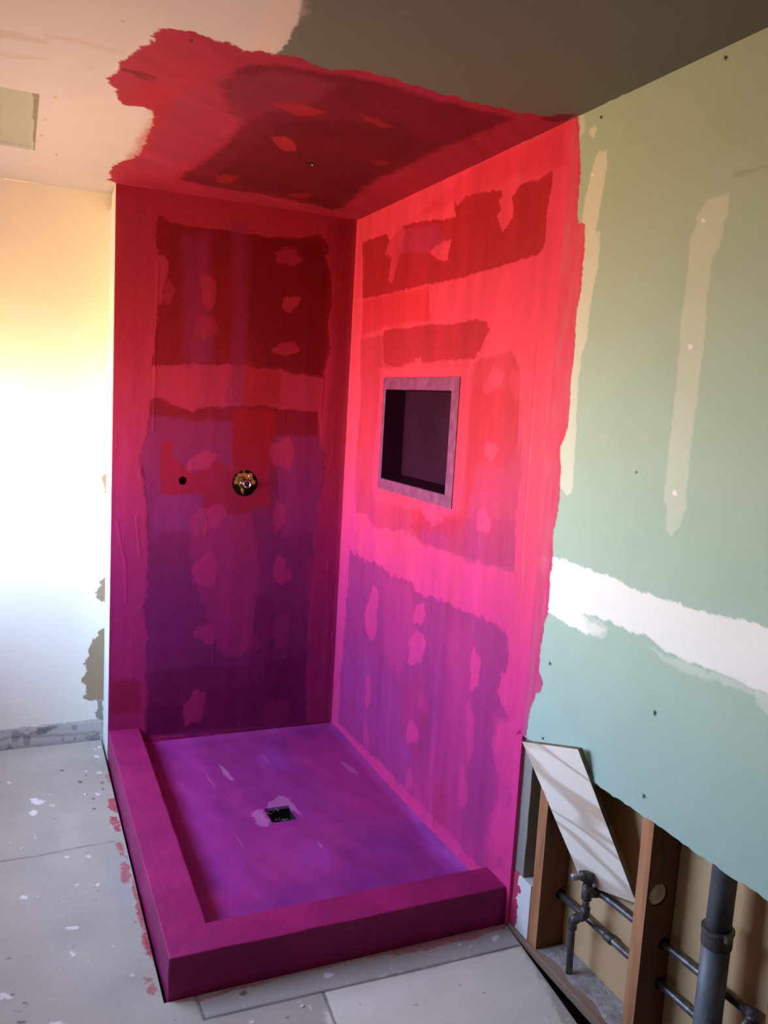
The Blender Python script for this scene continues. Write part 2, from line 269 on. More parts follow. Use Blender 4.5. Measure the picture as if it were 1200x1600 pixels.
SIDE_MARKS = [
    ('D',1,0.002,0.005,[(-0.071,2.333),(-0.176,2.329),(-0.342,2.33),(-0.374,2.294),(-0.52,2.33),(-0.684,2.319),(-0.845,2.301),(-0.954,2.296),(-0.936,2.352),(-0.967,2.333),(-1.029,2.349),(-1.161,2.334),(-1.251,2.322),(-1.269,2.305),(-1.243,2.294),(-1.261,2.255),(-1.239,2.243),(-1.262,2.219),(-1.287,2.181),(-1.306,2.203),(-1.341,2.221),(-1.334,2.271),(-1.325,2.286),(-1.364,2.316),(-1.457,2.307),(-1.54,2.318),(-1.54,2.277),(-1.527,2.207),(-1.531,2.134),(-1.523,2.102),(-1.488,2.085),(-1.419,2.083),(-1.316,2.08),(-1.113,2.075),(-0.928,2.069),(-0.719,2.077),(-0.483,2.075),(-0.115,2.076)]),
    ('L',0.6,0.004,0.006,[(-0.375,2.289),(-0.495,2.336),(-0.524,2.307),(-0.478,2.193),(-0.425,2.117),(-0.384,2.132),(-0.41,2.227),(-0.327,2.248)]),
    ('P',0.4,0.012,0.006,[(-0.51,2.314),(-0.795,2.292),(-0.94,2.19),(-0.702,2.193),(-0.499,2.225)]),
    ('L',0.9,0.003,0.006,[(-0.767,2.199),(-0.857,2.218),(-0.937,2.215),(-0.914,2.172),(-0.919,2.138),(-0.825,2.161)]),
    ('R',0.55,0.012,0.006,[(-0.109,2.071),(-0.483,2.07),(-0.775,2.066),(-0.803,1.941),(-0.372,1.938),(-0.123,1.915)]),
    ('R',0.35,0.015,0.008,[(-0.567,2.342),(-1.146,2.439),(-1.574,2.427),(-1.621,2.312),(-1.317,2.342),(-0.889,2.343)]),
    ('D',0.85,0.003,0.006,[(-0.361,1.914),(-0.386,1.929),(-0.626,1.923),(-0.762,1.93),(-0.951,1.914),(-1.126,1.921),(-1.221,1.914),(-1.242,1.88),(-1.201,1.821),(-1.162,1.79),(-1.064,1.788),(-0.646,1.783),(-0.526,1.77),(-0.392,1.793)]),
    ('D',0.5,0.005,0.008,[(-0.11,1.901),(-0.363,1.906),(-0.434,1.782),(-1.155,1.778),(-1.393,1.809),(-1.443,1.764),(-1.474,1.627),(-1.498,1.432),(-1.486,1.31),(-1.503,1.12),(-1.396,1.117),(-1.208,1.096),(-1.16,1.114),(-1.016,1.105),(-0.859,1.096),(-0.742,1.116),(-0.62,1.112),(-0.39,1.082),(-0.289,1.121),(-0.166,1.12),(-0.131,1.205),(-0.141,1.412),(-0.146,1.701)]),
    ('D',0.45,0.008,0.008,[(-0.737,1.151),(-1.001,1.212),(-1.187,1.245),(-1.479,1.285),(-1.502,1.126),(-1.395,1.121),(-1.229,1.105),(-1.066,1.105),(-0.86,1.091)]),
    ('L',0.55,0.006,0.004,[(-0.327,1.77),(-1.135,1.765),(-1.144,1.704),(-1.154,1.285),(-1.125,1.231),(-0.373,1.201),(-0.329,1.257),(-0.364,1.702)]),
    ('R',0.38,0.012,0.01,[(-1.167,1.694),(-1.455,1.686),(-1.477,1.529),(-1.408,1.443),(-1.224,1.447),(-1.2,1.313),(-1.181,1.222),(-1.059,1.156),(-0.767,1.141),(-0.756,1.218),(-1.048,1.233),(-1.121,1.258),(-1.144,1.485)]),
    ('L',0.4,0.008,0.006,[(-0.646,1.788),(-1.154,1.786),(-1.17,1.737),(-0.401,1.729),(-0.411,1.755)]),
    ('L',0.8,0.003,0.005,[(-0.69,1.802),(-0.746,1.81),(-0.765,1.752),(-0.724,1.727)]),
    ('L',0.792,0.004,0.009,[(-1.336,1.706),(-1.324,1.694),(-1.306,1.687),(-1.286,1.678),(-1.26,1.67),(-1.244,1.678),(-1.25,1.696),(-1.253,1.707),(-1.25,1.718),(-1.257,1.73),(-1.27,1.742),(-1.288,1.756),(-1.311,1.759),(-1.325,1.751),(-1.338,1.746),(-1.355,1.742),(-1.357,1.73),(-1.344,1.717)]),
    ('L',0.836,0.004,0.009,[(-1.352,1.486),(-1.341,1.475),(-1.329,1.462),(-1.31,1.456),(-1.296,1.462),(-1.285,1.467),(-1.273,1.47),(-1.268,1.478),(-1.264,1.489),(-1.262,1.503),(-1.278,1.517),(-1.301,1.519),(-1.317,1.519),(-1.332,1.524),(-1.346,1.523),(-1.356,1.517),(-1.366,1.51),(-1.366,1.498)]),
    ('L',0.88,0.004,0.009,[(-1.337,1.258),(-1.347,1.242),(-1.342,1.226),(-1.333,1.215),(-1.32,1.209),(-1.304,1.215),(-1.292,1.218),(-1.276,1.213),(-1.256,1.22),(-1.249,1.238),(-1.249,1.254),(-1.251,1.269),(-1.261,1.279),(-1.273,1.283),(-1.284,1.292),(-1.3,1.292),(-1.312,1.279),(-1.322,1.268)]),
    ('L',0.792,0.004,0.009,[(-0.973,1.236),(-0.977,1.224),(-0.962,1.212),(-0.94,1.205),(-0.923,1.194),(-0.897,1.186),(-0.875,1.192),(-0.865,1.203),(-0.851,1.209),(-0.841,1.218),(-0.841,1.229),(-0.841,1.243),(-0.855,1.258),(-0.887,1.261),(-0.911,1.254),(-0.93,1.255),(-0.952,1.254),(-0.964,1.246)]),
    ('L',0.616,0.004,0.009,[(-1.015,1.214),(-1.012,1.207),(-0.994,1.201),(-0.981,1.197),(-0.972,1.189),(-0.954,1.183),(-0.934,1.183),(-0.919,1.185),(-0.91,1.191),(-0.917,1.199),(-0.924,1.205),(-0.922,1.212),(-0.93,1.22),(-0.949,1.223),(-0.967,1.225),(-0.985,1.227),(-1.0,1.225),(-1.007,1.22)]),
    ('L',0.44,0.004,0.009,[(-1.463,1.705),(-1.464,1.685),(-1.459,1.669),(-1.45,1.661),(-1.443,1.65),(-1.433,1.641),(-1.421,1.654),(-1.413,1.673),(-1.402,1.685),(-1.39,1.705),(-1.391,1.728),(-1.398,1.745),(-1.406,1.757),(-1.418,1.754),(-1.428,1.747),(-1.438,1.753),(-1.454,1.752),(-1.463,1.729)]),
    ('L',0.264,0.004,0.009,[(-1.588,1.891),(-1.588,1.867),(-1.589,1.842),(-1.581,1.829),(-1.571,1.824),(-1.561,1.818),(-1.549,1.83),(-1.54,1.853),(-1.528,1.869),(-1.514,1.895),(-1.513,1.926),(-1.524,1.941),(-1.533,1.951),(-1.542,1.956),(-1.552,1.951),(-1.563,1.953),(-1.578,1.949),(-1.588,1.921)]),
    ('D',0.9,0.006,0.012,[(-0.111,0.941),(-0.163,0.923),(-0.264,0.931),(-0.375,0.932),(-0.502,0.933),(-0.571,0.917),(-0.647,0.925),(-0.779,0.933),(-0.83,0.901),(-0.887,0.897),(-0.992,0.917),(-1.093,0.918),(-1.178,0.925),(-1.32,0.93),(-1.422,0.936),(-1.466,0.927),(-1.5,0.903),(-1.511,0.854),(-1.498,0.808),(-1.463,0.786),(-1.464,0.722),(-1.485,0.686),(-1.536,0.652),(-1.545,0.641),(-1.482,0.599),(-1.482,0.512),(-1.533,0.458),(-1.579,0.426),(-1.582,0.381),(-1.532,0.356),(-1.496,0.276),(-1.515,0.197),(-1.587,0.189),(-1.48,0.105),(-1.418,0.093),(-1.209,0.104),(-0.886,0.103),(-0.495,0.09),(-0.08,0.082),(-0.084,0.302),(-0.103,0.529),(-0.11,0.717)]),
    ('L',0.4,0.06,0.01,[(-1.559,0.65),(-1.62,0.146),(-0.423,-0.46),(-0.883,0.123),(-1.106,0.475),(-1.105,0.836),(-1.26,0.89),(-1.305,0.575),(-1.298,0.151),(-1.586,0.193),(-1.419,0.085)]),
    ('L',0.35,0.04,0.01,[(-0.52,0.898),(-0.771,0.913),(-0.857,0.716),(-0.706,0.51),(-0.536,0.595)]),
    ('P',0.45,0.07,0.01,[(-0.092,0.368),(-0.357,0.542),(-0.577,0.496),(-0.844,0.399),(-0.88,0.148),(-0.077,0.107)]),
    ('X',0.8,0.001,0.002,[(-1.572,0.607),(-1.584,0.627),(-1.607,0.648),(-1.618,0.641),(-1.592,0.624)]),
    ('L',0.55,0.03,0.01,[(-1.446,0.628),(-1.556,0.67),(-1.617,0.166),(-1.457,0.12),(-1.506,0.347)]),
    ('R',0.3,0.012,0.004,[(-1.08,0.227),(-1.181,0.299),(-1.206,0.127),(-1.092,0.069)]),
    ('R',0.22,0.03,0.01,[(-0.739,0.495),(-0.928,0.61),(-0.994,0.456),(-0.924,0.247),(-0.765,0.315)]),
    ('L',0.836,0.004,0.009,[(-0.466,0.716),(-0.47,0.679),(-0.47,0.633),(-0.451,0.608),(-0.431,0.598),(-0.411,0.581),(-0.388,0.587),(-0.371,0.612),(-0.349,0.638),(-0.336,0.684),(-0.354,0.73),(-0.377,0.752),(-0.385,0.783),(-0.398,0.819),(-0.42,0.83),(-0.444,0.832),(-0.468,0.812),(-0.473,0.76)]),
    ('L',0.836,0.004,0.009,[(-0.923,0.836),(-0.924,0.819),(-0.914,0.805),(-0.904,0.791),(-0.891,0.779),(-0.874,0.78),(-0.86,0.784),(-0.839,0.78),(-0.819,0.787),(-0.819,0.809),(-0.829,0.827),(-0.837,0.842),(-0.851,0.851),(-0.864,0.858),(-0.878,0.873),(-0.899,0.881),(-0.912,0.867),(-0.916,0.849)]),
    ('L',0.836,0.004,0.009,[(-0.943,0.704),(-0.918,0.678),(-0.904,0.661),(-0.895,0.639),(-0.875,0.623),(-0.851,0.61),(-0.82,0.6),(-0.799,0.614),(-0.8,0.644),(-0.796,0.663),(-0.787,0.686),(-0.803,0.711),(-0.829,0.724),(-0.849,0.738),(-0.872,0.748),(-0.894,0.745),(-0.918,0.743),(-0.945,0.733)]),
    ('L',0.836,0.004,0.009,[(-1.347,0.757),(-1.344,0.728),(-1.338,0.701),(-1.325,0.689),(-1.315,0.682),(-1.303,0.666),(-1.291,0.67),(-1.288,0.697),(-1.284,0.718),(-1.277,0.738),(-1.276,0.767),(-1.284,0.795),(-1.294,0.819),(-1.307,0.827),(-1.317,0.808),(-1.324,0.797),(-1.337,0.801),(-1.347,0.787)]),
    ('L',0.616,0.004,0.009,[(-1.336,0.53),(-1.342,0.499),(-1.341,0.469),(-1.332,0.455),(-1.326,0.437),(-1.317,0.413),(-1.304,0.424),(-1.295,0.459),(-1.289,0.484),(-1.283,0.508),(-1.281,0.535),(-1.278,0.566),(-1.276,0.607),(-1.287,0.623),(-1.302,0.602),(-1.312,0.588),(-1.323,0.58),(-1.331,0.557)]),
    ('L',0.7040000000000001,0.004,0.009,[(-0.926,0.366),(-0.921,0.346),(-0.912,0.328),(-0.894,0.318),(-0.881,0.312),(-0.868,0.293),(-0.846,0.281),(-0.832,0.292),(-0.825,0.308),(-0.817,0.322),(-0.819,0.34),(-0.83,0.357),(-0.838,0.375),(-0.853,0.389),(-0.871,0.387),(-0.885,0.384),(-0.905,0.39),(-0.923,0.385)]),
    ('L',0.7040000000000001,0.004,0.009,[(-0.903,0.164),(-0.904,0.151),(-0.902,0.137),(-0.898,0.12),(-0.887,0.108),(-0.873,0.11),(-0.863,0.112),(-0.849,0.109),(-0.841,0.12),(-0.843,0.137),(-0.844,0.15),(-0.846,0.164),(-0.854,0.176),(-0.862,0.188),(-0.874,0.204),(-0.888,0.203),(-0.894,0.186),(-0.896,0.173)]),
    ('L',0.66,0.004,0.009,[(-0.461,0.364),(-0.461,0.336),(-0.448,0.321),(-0.441,0.309),(-0.437,0.283),(-0.426,0.269),(-0.412,0.272),(-0.397,0.283),(-0.388,0.309),(-0.392,0.34),(-0.394,0.361),(-0.388,0.387),(-0.393,0.412),(-0.406,0.419),(-0.417,0.424),(-0.431,0.425),(-0.442,0.407),(-0.451,0.387)]),
    ('L',0.528,0.004,0.009,[(-0.461,0.165),(-0.471,0.142),(-0.47,0.114),(-0.454,0.104),(-0.44,0.103),(-0.43,0.094),(-0.418,0.092),(-0.408,0.104),(-0.397,0.116),(-0.389,0.136),(-0.392,0.159),(-0.397,0.178),(-0.399,0.204),(-0.41,0.222),(-0.425,0.213),(-0.436,0.201),(-0.446,0.195),(-0.454,0.182)]),
    ('L',0.66,0.004,0.009,[(-1.316,0.32),(-1.318,0.293),(-1.319,0.263),(-1.313,0.24),(-1.3,0.238),(-1.29,0.238),(-1.279,0.229),(-1.267,0.241),(-1.263,0.271),(-1.259,0.294),(-1.253,0.318),(-1.254,0.344),(-1.259,0.369),(-1.265,0.394),(-1.279,0.395),(-1.29,0.366),(-1.297,0.348),(-1.307,0.341)]),
    ('L',0.7040000000000001,0.004,0.009,[(-1.591,0.59),(-1.587,0.559),(-1.575,0.534),(-1.559,0.517),(-1.547,0.49),(-1.527,0.458),(-1.5,0.462),(-1.485,0.49),(-1.468,0.508),(-1.453,0.533),(-1.458,0.566),(-1.469,0.596),(-1.482,0.624),(-1.505,0.635),(-1.525,0.631),(-1.547,0.646),(-1.577,0.655),(-1.594,0.627)]),
    ('L',0.66,0.004,0.009,[(-1.619,0.339),(-1.614,0.309),(-1.608,0.281),(-1.592,0.259),(-1.572,0.248),(-1.555,0.231),(-1.533,0.22),(-1.519,0.24),(-1.513,0.263),(-1.497,0.276),(-1.486,0.303),(-1.496,0.334),(-1.512,0.361),(-1.533,0.378),(-1.555,0.371),(-1.568,0.36),(-1.588,0.369),(-1.613,0.367)]),
    ('L',0.264,0.004,0.009,[(-0.99,0.505),(-0.992,0.49),(-0.989,0.473),(-0.974,0.461),(-0.956,0.46),(-0.944,0.455),(-0.929,0.446),(-0.916,0.451),(-0.91,0.463),(-0.903,0.473),(-0.901,0.488),(-0.91,0.502),(-0.918,0.517),(-0.93,0.532),(-0.948,0.532),(-0.958,0.52),(-0.967,0.517),(-0.982,0.516)]),
]
GREEN_MARKS = [
    ('paint',1,0.0015,0.004,[(-1.483,2.629),(-1.644,2.443),(-1.655,2.381),(-1.668,2.336),(-1.677,2.232),(-1.686,2.145),(-1.718,2.141),(-1.726,2.071),(-1.724,1.985),(-1.716,1.917),(-1.716,1.812),(-1.718,1.742),(-1.713,1.67),(-1.719,1.59),(-1.707,1.544),(-1.691,1.525),(-1.702,1.452),(-1.705,1.342),(-1.695,1.284),(-1.694,1.246),(-1.703,1.182),(-1.694,1.157),(-1.699,1.076),(-1.701,1.035),(-1.683,1.005),(-1.684,0.976),(-1.68,0.935),(-1.681,0.857),(-1.705,0.83),(-1.699,0.8),(-1.674,0.787),(-1.671,0.762),(-1.652,0.727),(-1.644,0.663),(-1.635,0.627),(-1.446,0.341)]),
    ('mud',0.8,0.002,0.004,[(-1.783,2.315),(-1.748,2.318),(-1.726,2.286),(-1.706,2.209),(-1.701,2.142),(-1.675,1.938),(-1.678,1.706),(-1.673,1.523),(-1.707,1.416),(-1.738,1.39),(-1.76,1.408),(-1.761,1.458),(-1.753,1.618),(-1.749,1.767),(-1.767,1.841),(-1.774,1.946),(-1.79,2.042),(-1.786,2.112),(-1.767,2.112),(-1.776,2.163),(-1.785,2.227),(-1.789,2.275)]),
    ('mud',0.6,0.003,0.006,[(-1.647,2.442),(-1.667,2.436),(-1.675,2.384),(-1.658,2.38)]),
    ('mud',0.8,0.002,0.004,[(-1.734,2.377),(-1.729,2.374),(-1.728,2.367),(-1.719,2.367),(-1.71,2.372),(-1.702,2.378),(-1.7,2.386),(-1.7,2.393),(-1.709,2.393),(-1.715,2.395),(-1.726,2.393),(-1.732,2.385)]),
    ('mud',0.5,0.002,0.004,[(-2.226,2.115),(-2.183,2.121),(-2.16,2.117),(-2.143,2.091),(-2.126,2.037),(-2.126,1.958),(-2.124,1.856),(-2.126,1.722),(-2.125,1.587),(-2.124,1.487),(-2.121,1.433),(-2.137,1.412),(-2.139,1.365),(-2.163,1.348),(-2.18,1.377),(-2.199,1.42),(-2.193,1.502),(-2.194,1.591),(-2.194,1.708),(-2.198,1.815),(-2.194,1.908),(-2.196,1.989),(-2.217,2.009),(-2.22,2.057),(-2.23,2.076)]),
    ('white',1,0.002,0.006,[(-1.622,1.195),(-1.742,1.21),(-1.823,1.208),(-1.934,1.21),(-2.073,1.194),(-2.206,1.193),(-2.305,1.199),(-2.395,1.208),(-2.463,1.203),(-2.555,1.202),(-2.576,1.059),(-2.482,1.07),(-2.396,1.074),(-2.304,1.073),(-2.224,1.072),(-2.158,1.078),(-2.1,1.09),(-2.052,1.088),(-1.964,1.09),(-1.856,1.082),(-1.914,1.067),(-1.955,1.061),(-1.931,1.042),(-1.877,1.034),(-1.788,1.039),(-1.694,1.04)]),
    ('mud',0.6,0.003,0.006,[(-1.85,1.081),(-1.912,1.079),(-1.966,1.073),(-1.965,1.046),(-1.941,1.031),(-1.891,1.031)]),
    ('mud',0.55,0.003,0.006,[(-2.119,1.069),(-2.183,1.061),(-2.305,1.069),(-2.396,1.074),(-2.482,1.07),(-2.483,1.059),(-2.381,1.057),(-2.307,1.05),(-2.228,1.04),(-2.185,1.045)]),
    ('mud',0.6,0.003,0.006,[(-2.442,1.07),(-2.558,1.079),(-2.567,1.016),(-2.481,1.03),(-2.456,1.041)]),
    ('grey',0.35,0.002,0.004,[(-2.228,2.161),(-2.275,2.161),(-2.35,2.16),(-2.351,2.152),(-2.277,2.153),(-2.233,2.15)]),
    ('hole',1,0.001,0,[(-2.182,2.415),(-2.179,2.414),(-2.178,2.412),(-2.176,2.412),(-2.173,2.413),(-2.17,2.416),(-2.17,2.419),(-2.17,2.422),(-2.172,2.423),(-2.174,2.423),(-2.177,2.421),(-2.18,2.418)]),
    ('hole',1,0.001,0,[(-1.752,2.408),(-1.751,2.406),(-1.749,2.406),(-1.746,2.407),(-1.743,2.406),(-1.741,2.409),(-1.74,2.412),(-1.741,2.413),(-1.743,2.414),(-1.745,2.415),(-1.748,2.413),(-1.751,2.411)]),
    ('hole',1,0.001,0,[(-2.173,0.915),(-2.172,0.912),(-2.17,0.909),(-2.167,0.905),(-2.164,0.906),(-2.162,0.908),(-2.161,0.911),(-2.161,0.913),(-2.161,0.918),(-2.166,0.918),(-2.169,0.919),(-2.171,0.917)]),
    ('hole',1,0.001,0,[(-1.733,0.899),(-1.734,0.897),(-1.731,0.894),(-1.728,0.893),(-1.725,0.891),(-1.723,0.893),(-1.722,0.896),(-1.723,0.898),(-1.724,0.901),(-1.727,0.904),(-1.73,0.903),(-1.732,0.901)]),
    ('hole',1,0.001,0,[(-1.73,0.668),(-1.731,0.665),(-1.73,0.662),(-1.725,0.661),(-1.723,0.661),(-1.72,0.661),(-1.718,0.663),(-1.719,0.666),(-1.721,0.668),(-1.724,0.671),(-1.727,0.671),(-1.729,0.669)]),
    ('hole',1,0.001,0,[(-2.166,0.696),(-2.165,0.692),(-2.162,0.69),(-2.16,0.688),(-2.157,0.687),(-2.154,0.687),(-2.154,0.69),(-2.154,0.693),(-2.155,0.696),(-2.158,0.697),(-2.161,0.698),(-2.163,0.696)]),
    ('hole',1,0.001,0,[(-2.021,1.488),(-2.02,1.486),(-2.019,1.485),(-2.017,1.484),(-2.016,1.484),(-2.015,1.486),(-2.013,1.487),(-2.013,1.489),(-2.015,1.49),(-2.017,1.49),(-2.018,1.49),(-2.02,1.49)]),
    ('white',1,0.001,0,[(-2.164,2.073),(-2.165,2.071),(-2.163,2.069),(-2.159,2.07),(-2.156,2.071),(-2.154,2.073),(-2.153,2.075),(-2.153,2.077),(-2.155,2.078),(-2.158,2.079),(-2.161,2.077),(-2.163,2.075)]),
    ('white',1,0.001,0,[(-2.168,1.792),(-2.166,1.79),(-2.164,1.788),(-2.16,1.786),(-2.156,1.787),(-2.153,1.79),(-2.154,1.793),(-2.152,1.796),(-2.154,1.798),(-2.159,1.799),(-2.163,1.797),(-2.165,1.795)]),
    ('white',1,0.001,0,[(-2.165,1.452),(-2.166,1.449),(-2.165,1.445),(-2.16,1.445),(-2.156,1.446),(-2.153,1.448),(-2.15,1.45),(-2.15,1.454),(-2.154,1.456),(-2.158,1.458),(-2.162,1.457),(-2.165,1.455)]),
    ('white',1,0.001,0,[(-1.737,2.265),(-1.735,2.263),(-1.732,2.263),(-1.729,2.262),(-1.726,2.264),(-1.722,2.266),(-1.721,2.268),(-1.721,2.271),(-1.724,2.271),(-1.728,2.27),(-1.731,2.27),(-1.735,2.268)]),
]
CEIL_MARKS = [
    ('board',1,0.003,0.006,[(-0.954,-2.171),(-0.876,-1.896),(-0.868,-1.835),(-0.857,-1.733),(-0.85,-1.65),(-0.854,-1.593),(-0.851,-1.528),(-0.006,-0.026),(0.001,-1.643),(0.009,-2.428),(-0.321,-2.687)]),
    ('tape',0.5,0.02,0.01,[(-0.874,-1.897),(-0.855,-1.57),(-0.919,-1.574),(-0.932,-1.761),(-0.94,-1.889)]),
    ('smudge',0.5,0.008,0.01,[(-1.473,-1.363),(-1.418,-1.381),(-1.355,-1.379),(-1.361,-1.342),(-1.432,-1.331),(-1.474,-1.322)]),
    ('smudge',0.35,0.006,0.01,[(-1.377,-1.414),(-1.307,-1.425),(-1.249,-1.42),(-1.174,-1.415),(-1.179,-1.394),(-1.261,-1.395),(-1.362,-1.391)]),
    ('smudge',0.35,0.005,0.01,[(-1.476,-1.235),(-1.417,-1.245),(-1.35,-1.25),(-1.354,-1.234),(-1.432,-1.208),(-1.476,-1.208)]),
    ('smudge',0.25,0.004,0.01,[(-1.283,-1.278),(-1.234,-1.247),(-1.218,-1.238),(-1.258,-1.242)]),
    ('paint',1,0.002,0.01,[(-0.002,-1.647),(-0.019,-1.598),(-0.054,-1.594),(-0.138,-1.587),(-0.218,-1.582),(-0.284,-1.574),(-0.35,-1.587),(-0.406,-1.583),(-0.472,-1.603),(-0.518,-1.604),(-0.577,-1.616),(-0.645,-1.611),(-0.703,-1.584),(-0.757,-1.596),(-0.792,-1.601),(-0.837,-1.59),(-0.892,-1.59),(-0.928,-1.577),(-0.951,-1.596),(-1.01,-1.6),(-1.056,-1.611),(-1.092,-1.612),(-1.114,-1.598),(-1.129,-1.57),(-1.137,-1.538),(-1.138,-1.48),(-1.144,-1.442),(-1.156,-1.417),(-1.163,-1.386),(-1.174,-1.361),(-1.177,-1.331),(-1.188,-1.296),(-1.192,-1.234),(-1.193,-1.161),(-1.177,-1.127),(-1.168,-1.065),(-1.141,-1.01),(-1.087,-1.014),(-1.055,-0.991),(-1.034,-0.952),(-1.039,-0.908),(-1.026,-0.794),(-1.023,-0.662),(-1.024,-0.542),(-1.032,-0.435),(-1.074,-0.377),(-1.095,-0.282),(-1.092,-0.158),(-1.085,-0.039),(-1.054,-0.003),(0.027,0.083)]),
    ('CD',1,0.02,0.012,[(-0.927,-1.332),(-0.907,-1.492),(-0.823,-1.545),(-0.693,-1.557),(-0.56,-1.577),(-0.394,-1.541),(-0.229,-1.533),(-0.143,-1.528),(-0.157,-1.335),(-0.174,-1.202),(-0.184,-1.096),(-0.183,-0.937),(-0.2,-0.755),(-0.206,-0.586),(-0.161,-0.266),(-0.156,-0.096),(-0.295,-0.162),(-0.527,-0.199),(-0.735,-0.192),(-0.842,-0.23),(-0.831,-0.431),(-0.8,-0.618),(-0.793,-0.876),(-0.797,-1.057),(-0.88,-1.163)]),
    ('CX',0.7,0.03,0.012,[(-0.697,-1.124),(-0.406,-1.319),(-0.264,-1.202),(-0.217,-0.794),(-0.189,-0.48),(-0.141,-0.137),(-0.43,-0.235),(-0.734,-0.309),(-0.713,-0.724)]),
    ('P',0.35,0.02,0.012,[(-1.046,-0.958),(-0.959,-1.362),(-0.84,-1.488),(-0.642,-1.515),(-0.674,-1.299),(-0.778,-1.136),(-0.817,-0.696),(-0.908,-0.181),(-1.011,-0.322)]),
    ('CR',0.5,0.015,0.01,[(-1.142,-1.082),(-1.101,-1.219),(-1.016,-1.22),(-1.012,-0.98),(-1.013,-0.513),(-1.061,-0.265),(-1.046,-0.958),(-1.075,-1.035)]),
    ('CL',0.8,0.004,0.006,[(-0.788,-1.272),(-0.741,-1.273),(-0.692,-1.293),(-0.643,-1.289),(-0.615,-1.27),(-0.633,-1.233),(-0.665,-1.199),(-0.718,-1.227)]),
    ('CL',0.9,0.004,0.005,[(-0.681,-0.961),(-0.647,-1.0),(-0.606,-0.95),(-0.563,-0.864),(-0.602,-0.837),(-0.648,-0.889)]),
    ('CL',0.5,0.006,0.006,[(-0.526,-1.317),(-0.464,-1.313),(-0.387,-1.278),(-0.414,-1.245),(-0.49,-1.276)]),
    ('CL',0.5,0.006,0.006,[(-0.643,-0.387),(-0.651,-0.351),(-0.653,-0.318),(-0.667,-0.289),(-0.69,-0.266),(-0.707,-0.304),(-0.72,-0.331),(-0.724,-0.367),(-0.712,-0.397),(-0.698,-0.422),(-0.678,-0.424),(-0.652,-0.429)]),
    ('CL',0.5,0.006,0.006,[(-0.323,-0.316),(-0.329,-0.291),(-0.323,-0.261),(-0.348,-0.236),(-0.374,-0.231),(-0.39,-0.243),(-0.401,-0.256),(-0.416,-0.275),(-0.396,-0.303),(-0.378,-0.327),(-0.353,-0.338),(-0.333,-0.334)]),
    ('CL',0.4,0.006,0.006,[(-0.247,-0.927),(-0.255,-0.909),(-0.251,-0.891),(-0.263,-0.872),(-0.282,-0.866),(-0.296,-0.875),(-0.3,-0.89),(-0.313,-0.901),(-0.303,-0.92),(-0.29,-0.934),(-0.273,-0.942),(-0.258,-0.939)]),
    ('CX',0.7,0.004,0.004,[(-1.181,-1.296),(-1.136,-1.299),(-1.084,-1.283),(-1.081,-1.264),(-1.132,-1.267),(-1.174,-1.276)]),
    ('CX',0.6,0.004,0.004,[(-1.15,-1.281),(-1.089,-1.249),(-1.077,-1.24),(-1.129,-1.243)]),
    ('hole',1,0.001,0,[(-0.464,-0.758),(-0.466,-0.748),(-0.467,-0.739),(-0.472,-0.732),(-0.479,-0.737),(-0.487,-0.739),(-0.492,-0.749),(-0.494,-0.76),(-0.488,-0.766),(-0.483,-0.768),(-0.477,-0.775),(-0.469,-0.768)]),
    ('hole',1,0.001,0,[(-1.044,-1.567),(-1.044,-1.563),(-1.044,-1.559),(-1.046,-1.558),(-1.048,-1.557),(-1.05,-1.559),(-1.05,-1.563),(-1.05,-1.567),(-1.05,-1.57),(-1.049,-1.574),(-1.047,-1.572),(-1.045,-1.57)]),
    ('smudge',1,0.002,0,[(-1.336,-0.715),(-1.336,-0.708),(-1.338,-0.703),(-1.339,-0.7),(-1.341,-0.702),(-1.343,-0.703),(-1.344,-0.71),(-1.343,-0.718),(-1.342,-0.723),(-1.34,-0.724),(-1.338,-0.728),(-1.337,-0.723)]),
    ('smudge',0.8,0.002,0,[(-1.313,-0.952),(-1.314,-0.946),(-1.316,-0.94),(-1.319,-0.934),(-1.323,-0.933),(-1.324,-0.941),(-1.326,-0.944),(-1.326,-0.95),(-1.324,-0.957),(-1.32,-0.96),(-1.317,-0.958),(-1.314,-0.958)]),
    ('smudge',0.8,0.002,0,[(-1.34,-0.525),(-1.341,-0.517),(-1.342,-0.509),(-1.345,-0.507),(-1.348,-0.508),(-1.351,-0.508),(-1.352,-0.517),(-1.351,-0.526),(-1.348,-0.53),(-1.346,-0.535),(-1.343,-0.539),(-1.341,-0.533)]),
    ('smudge',0.8,0.002,0,[(-1.285,-0.303),(-1.285,-0.294),(-1.287,-0.285),(-1.29,-0.278),(-1.293,-0.283),(-1.294,-0.29),(-1.298,-0.294),(-1.297,-0.305),(-1.295,-0.315),(-1.291,-0.315),(-1.289,-0.315),(-1.285,-0.313)]),
    ('smudge',0.8,0.002,0,[(-1.198,-1.584),(-1.2,-1.581),(-1.2,-1.577),(-1.203,-1.574),(-1.206,-1.572),(-1.207,-1.576),(-1.208,-1.579),(-1.209,-1.582),(-1.207,-1.586),(-1.204,-1.589),(-1.202,-1.588),(-1.199,-1.588)]),
    ('CD',0.9,0.004,0.006,[(-0.06,-1.627),(-0.004,-1.652),(-0.009,-1.586),(-0.03,-1.559),(-0.076,-1.573)]),
]
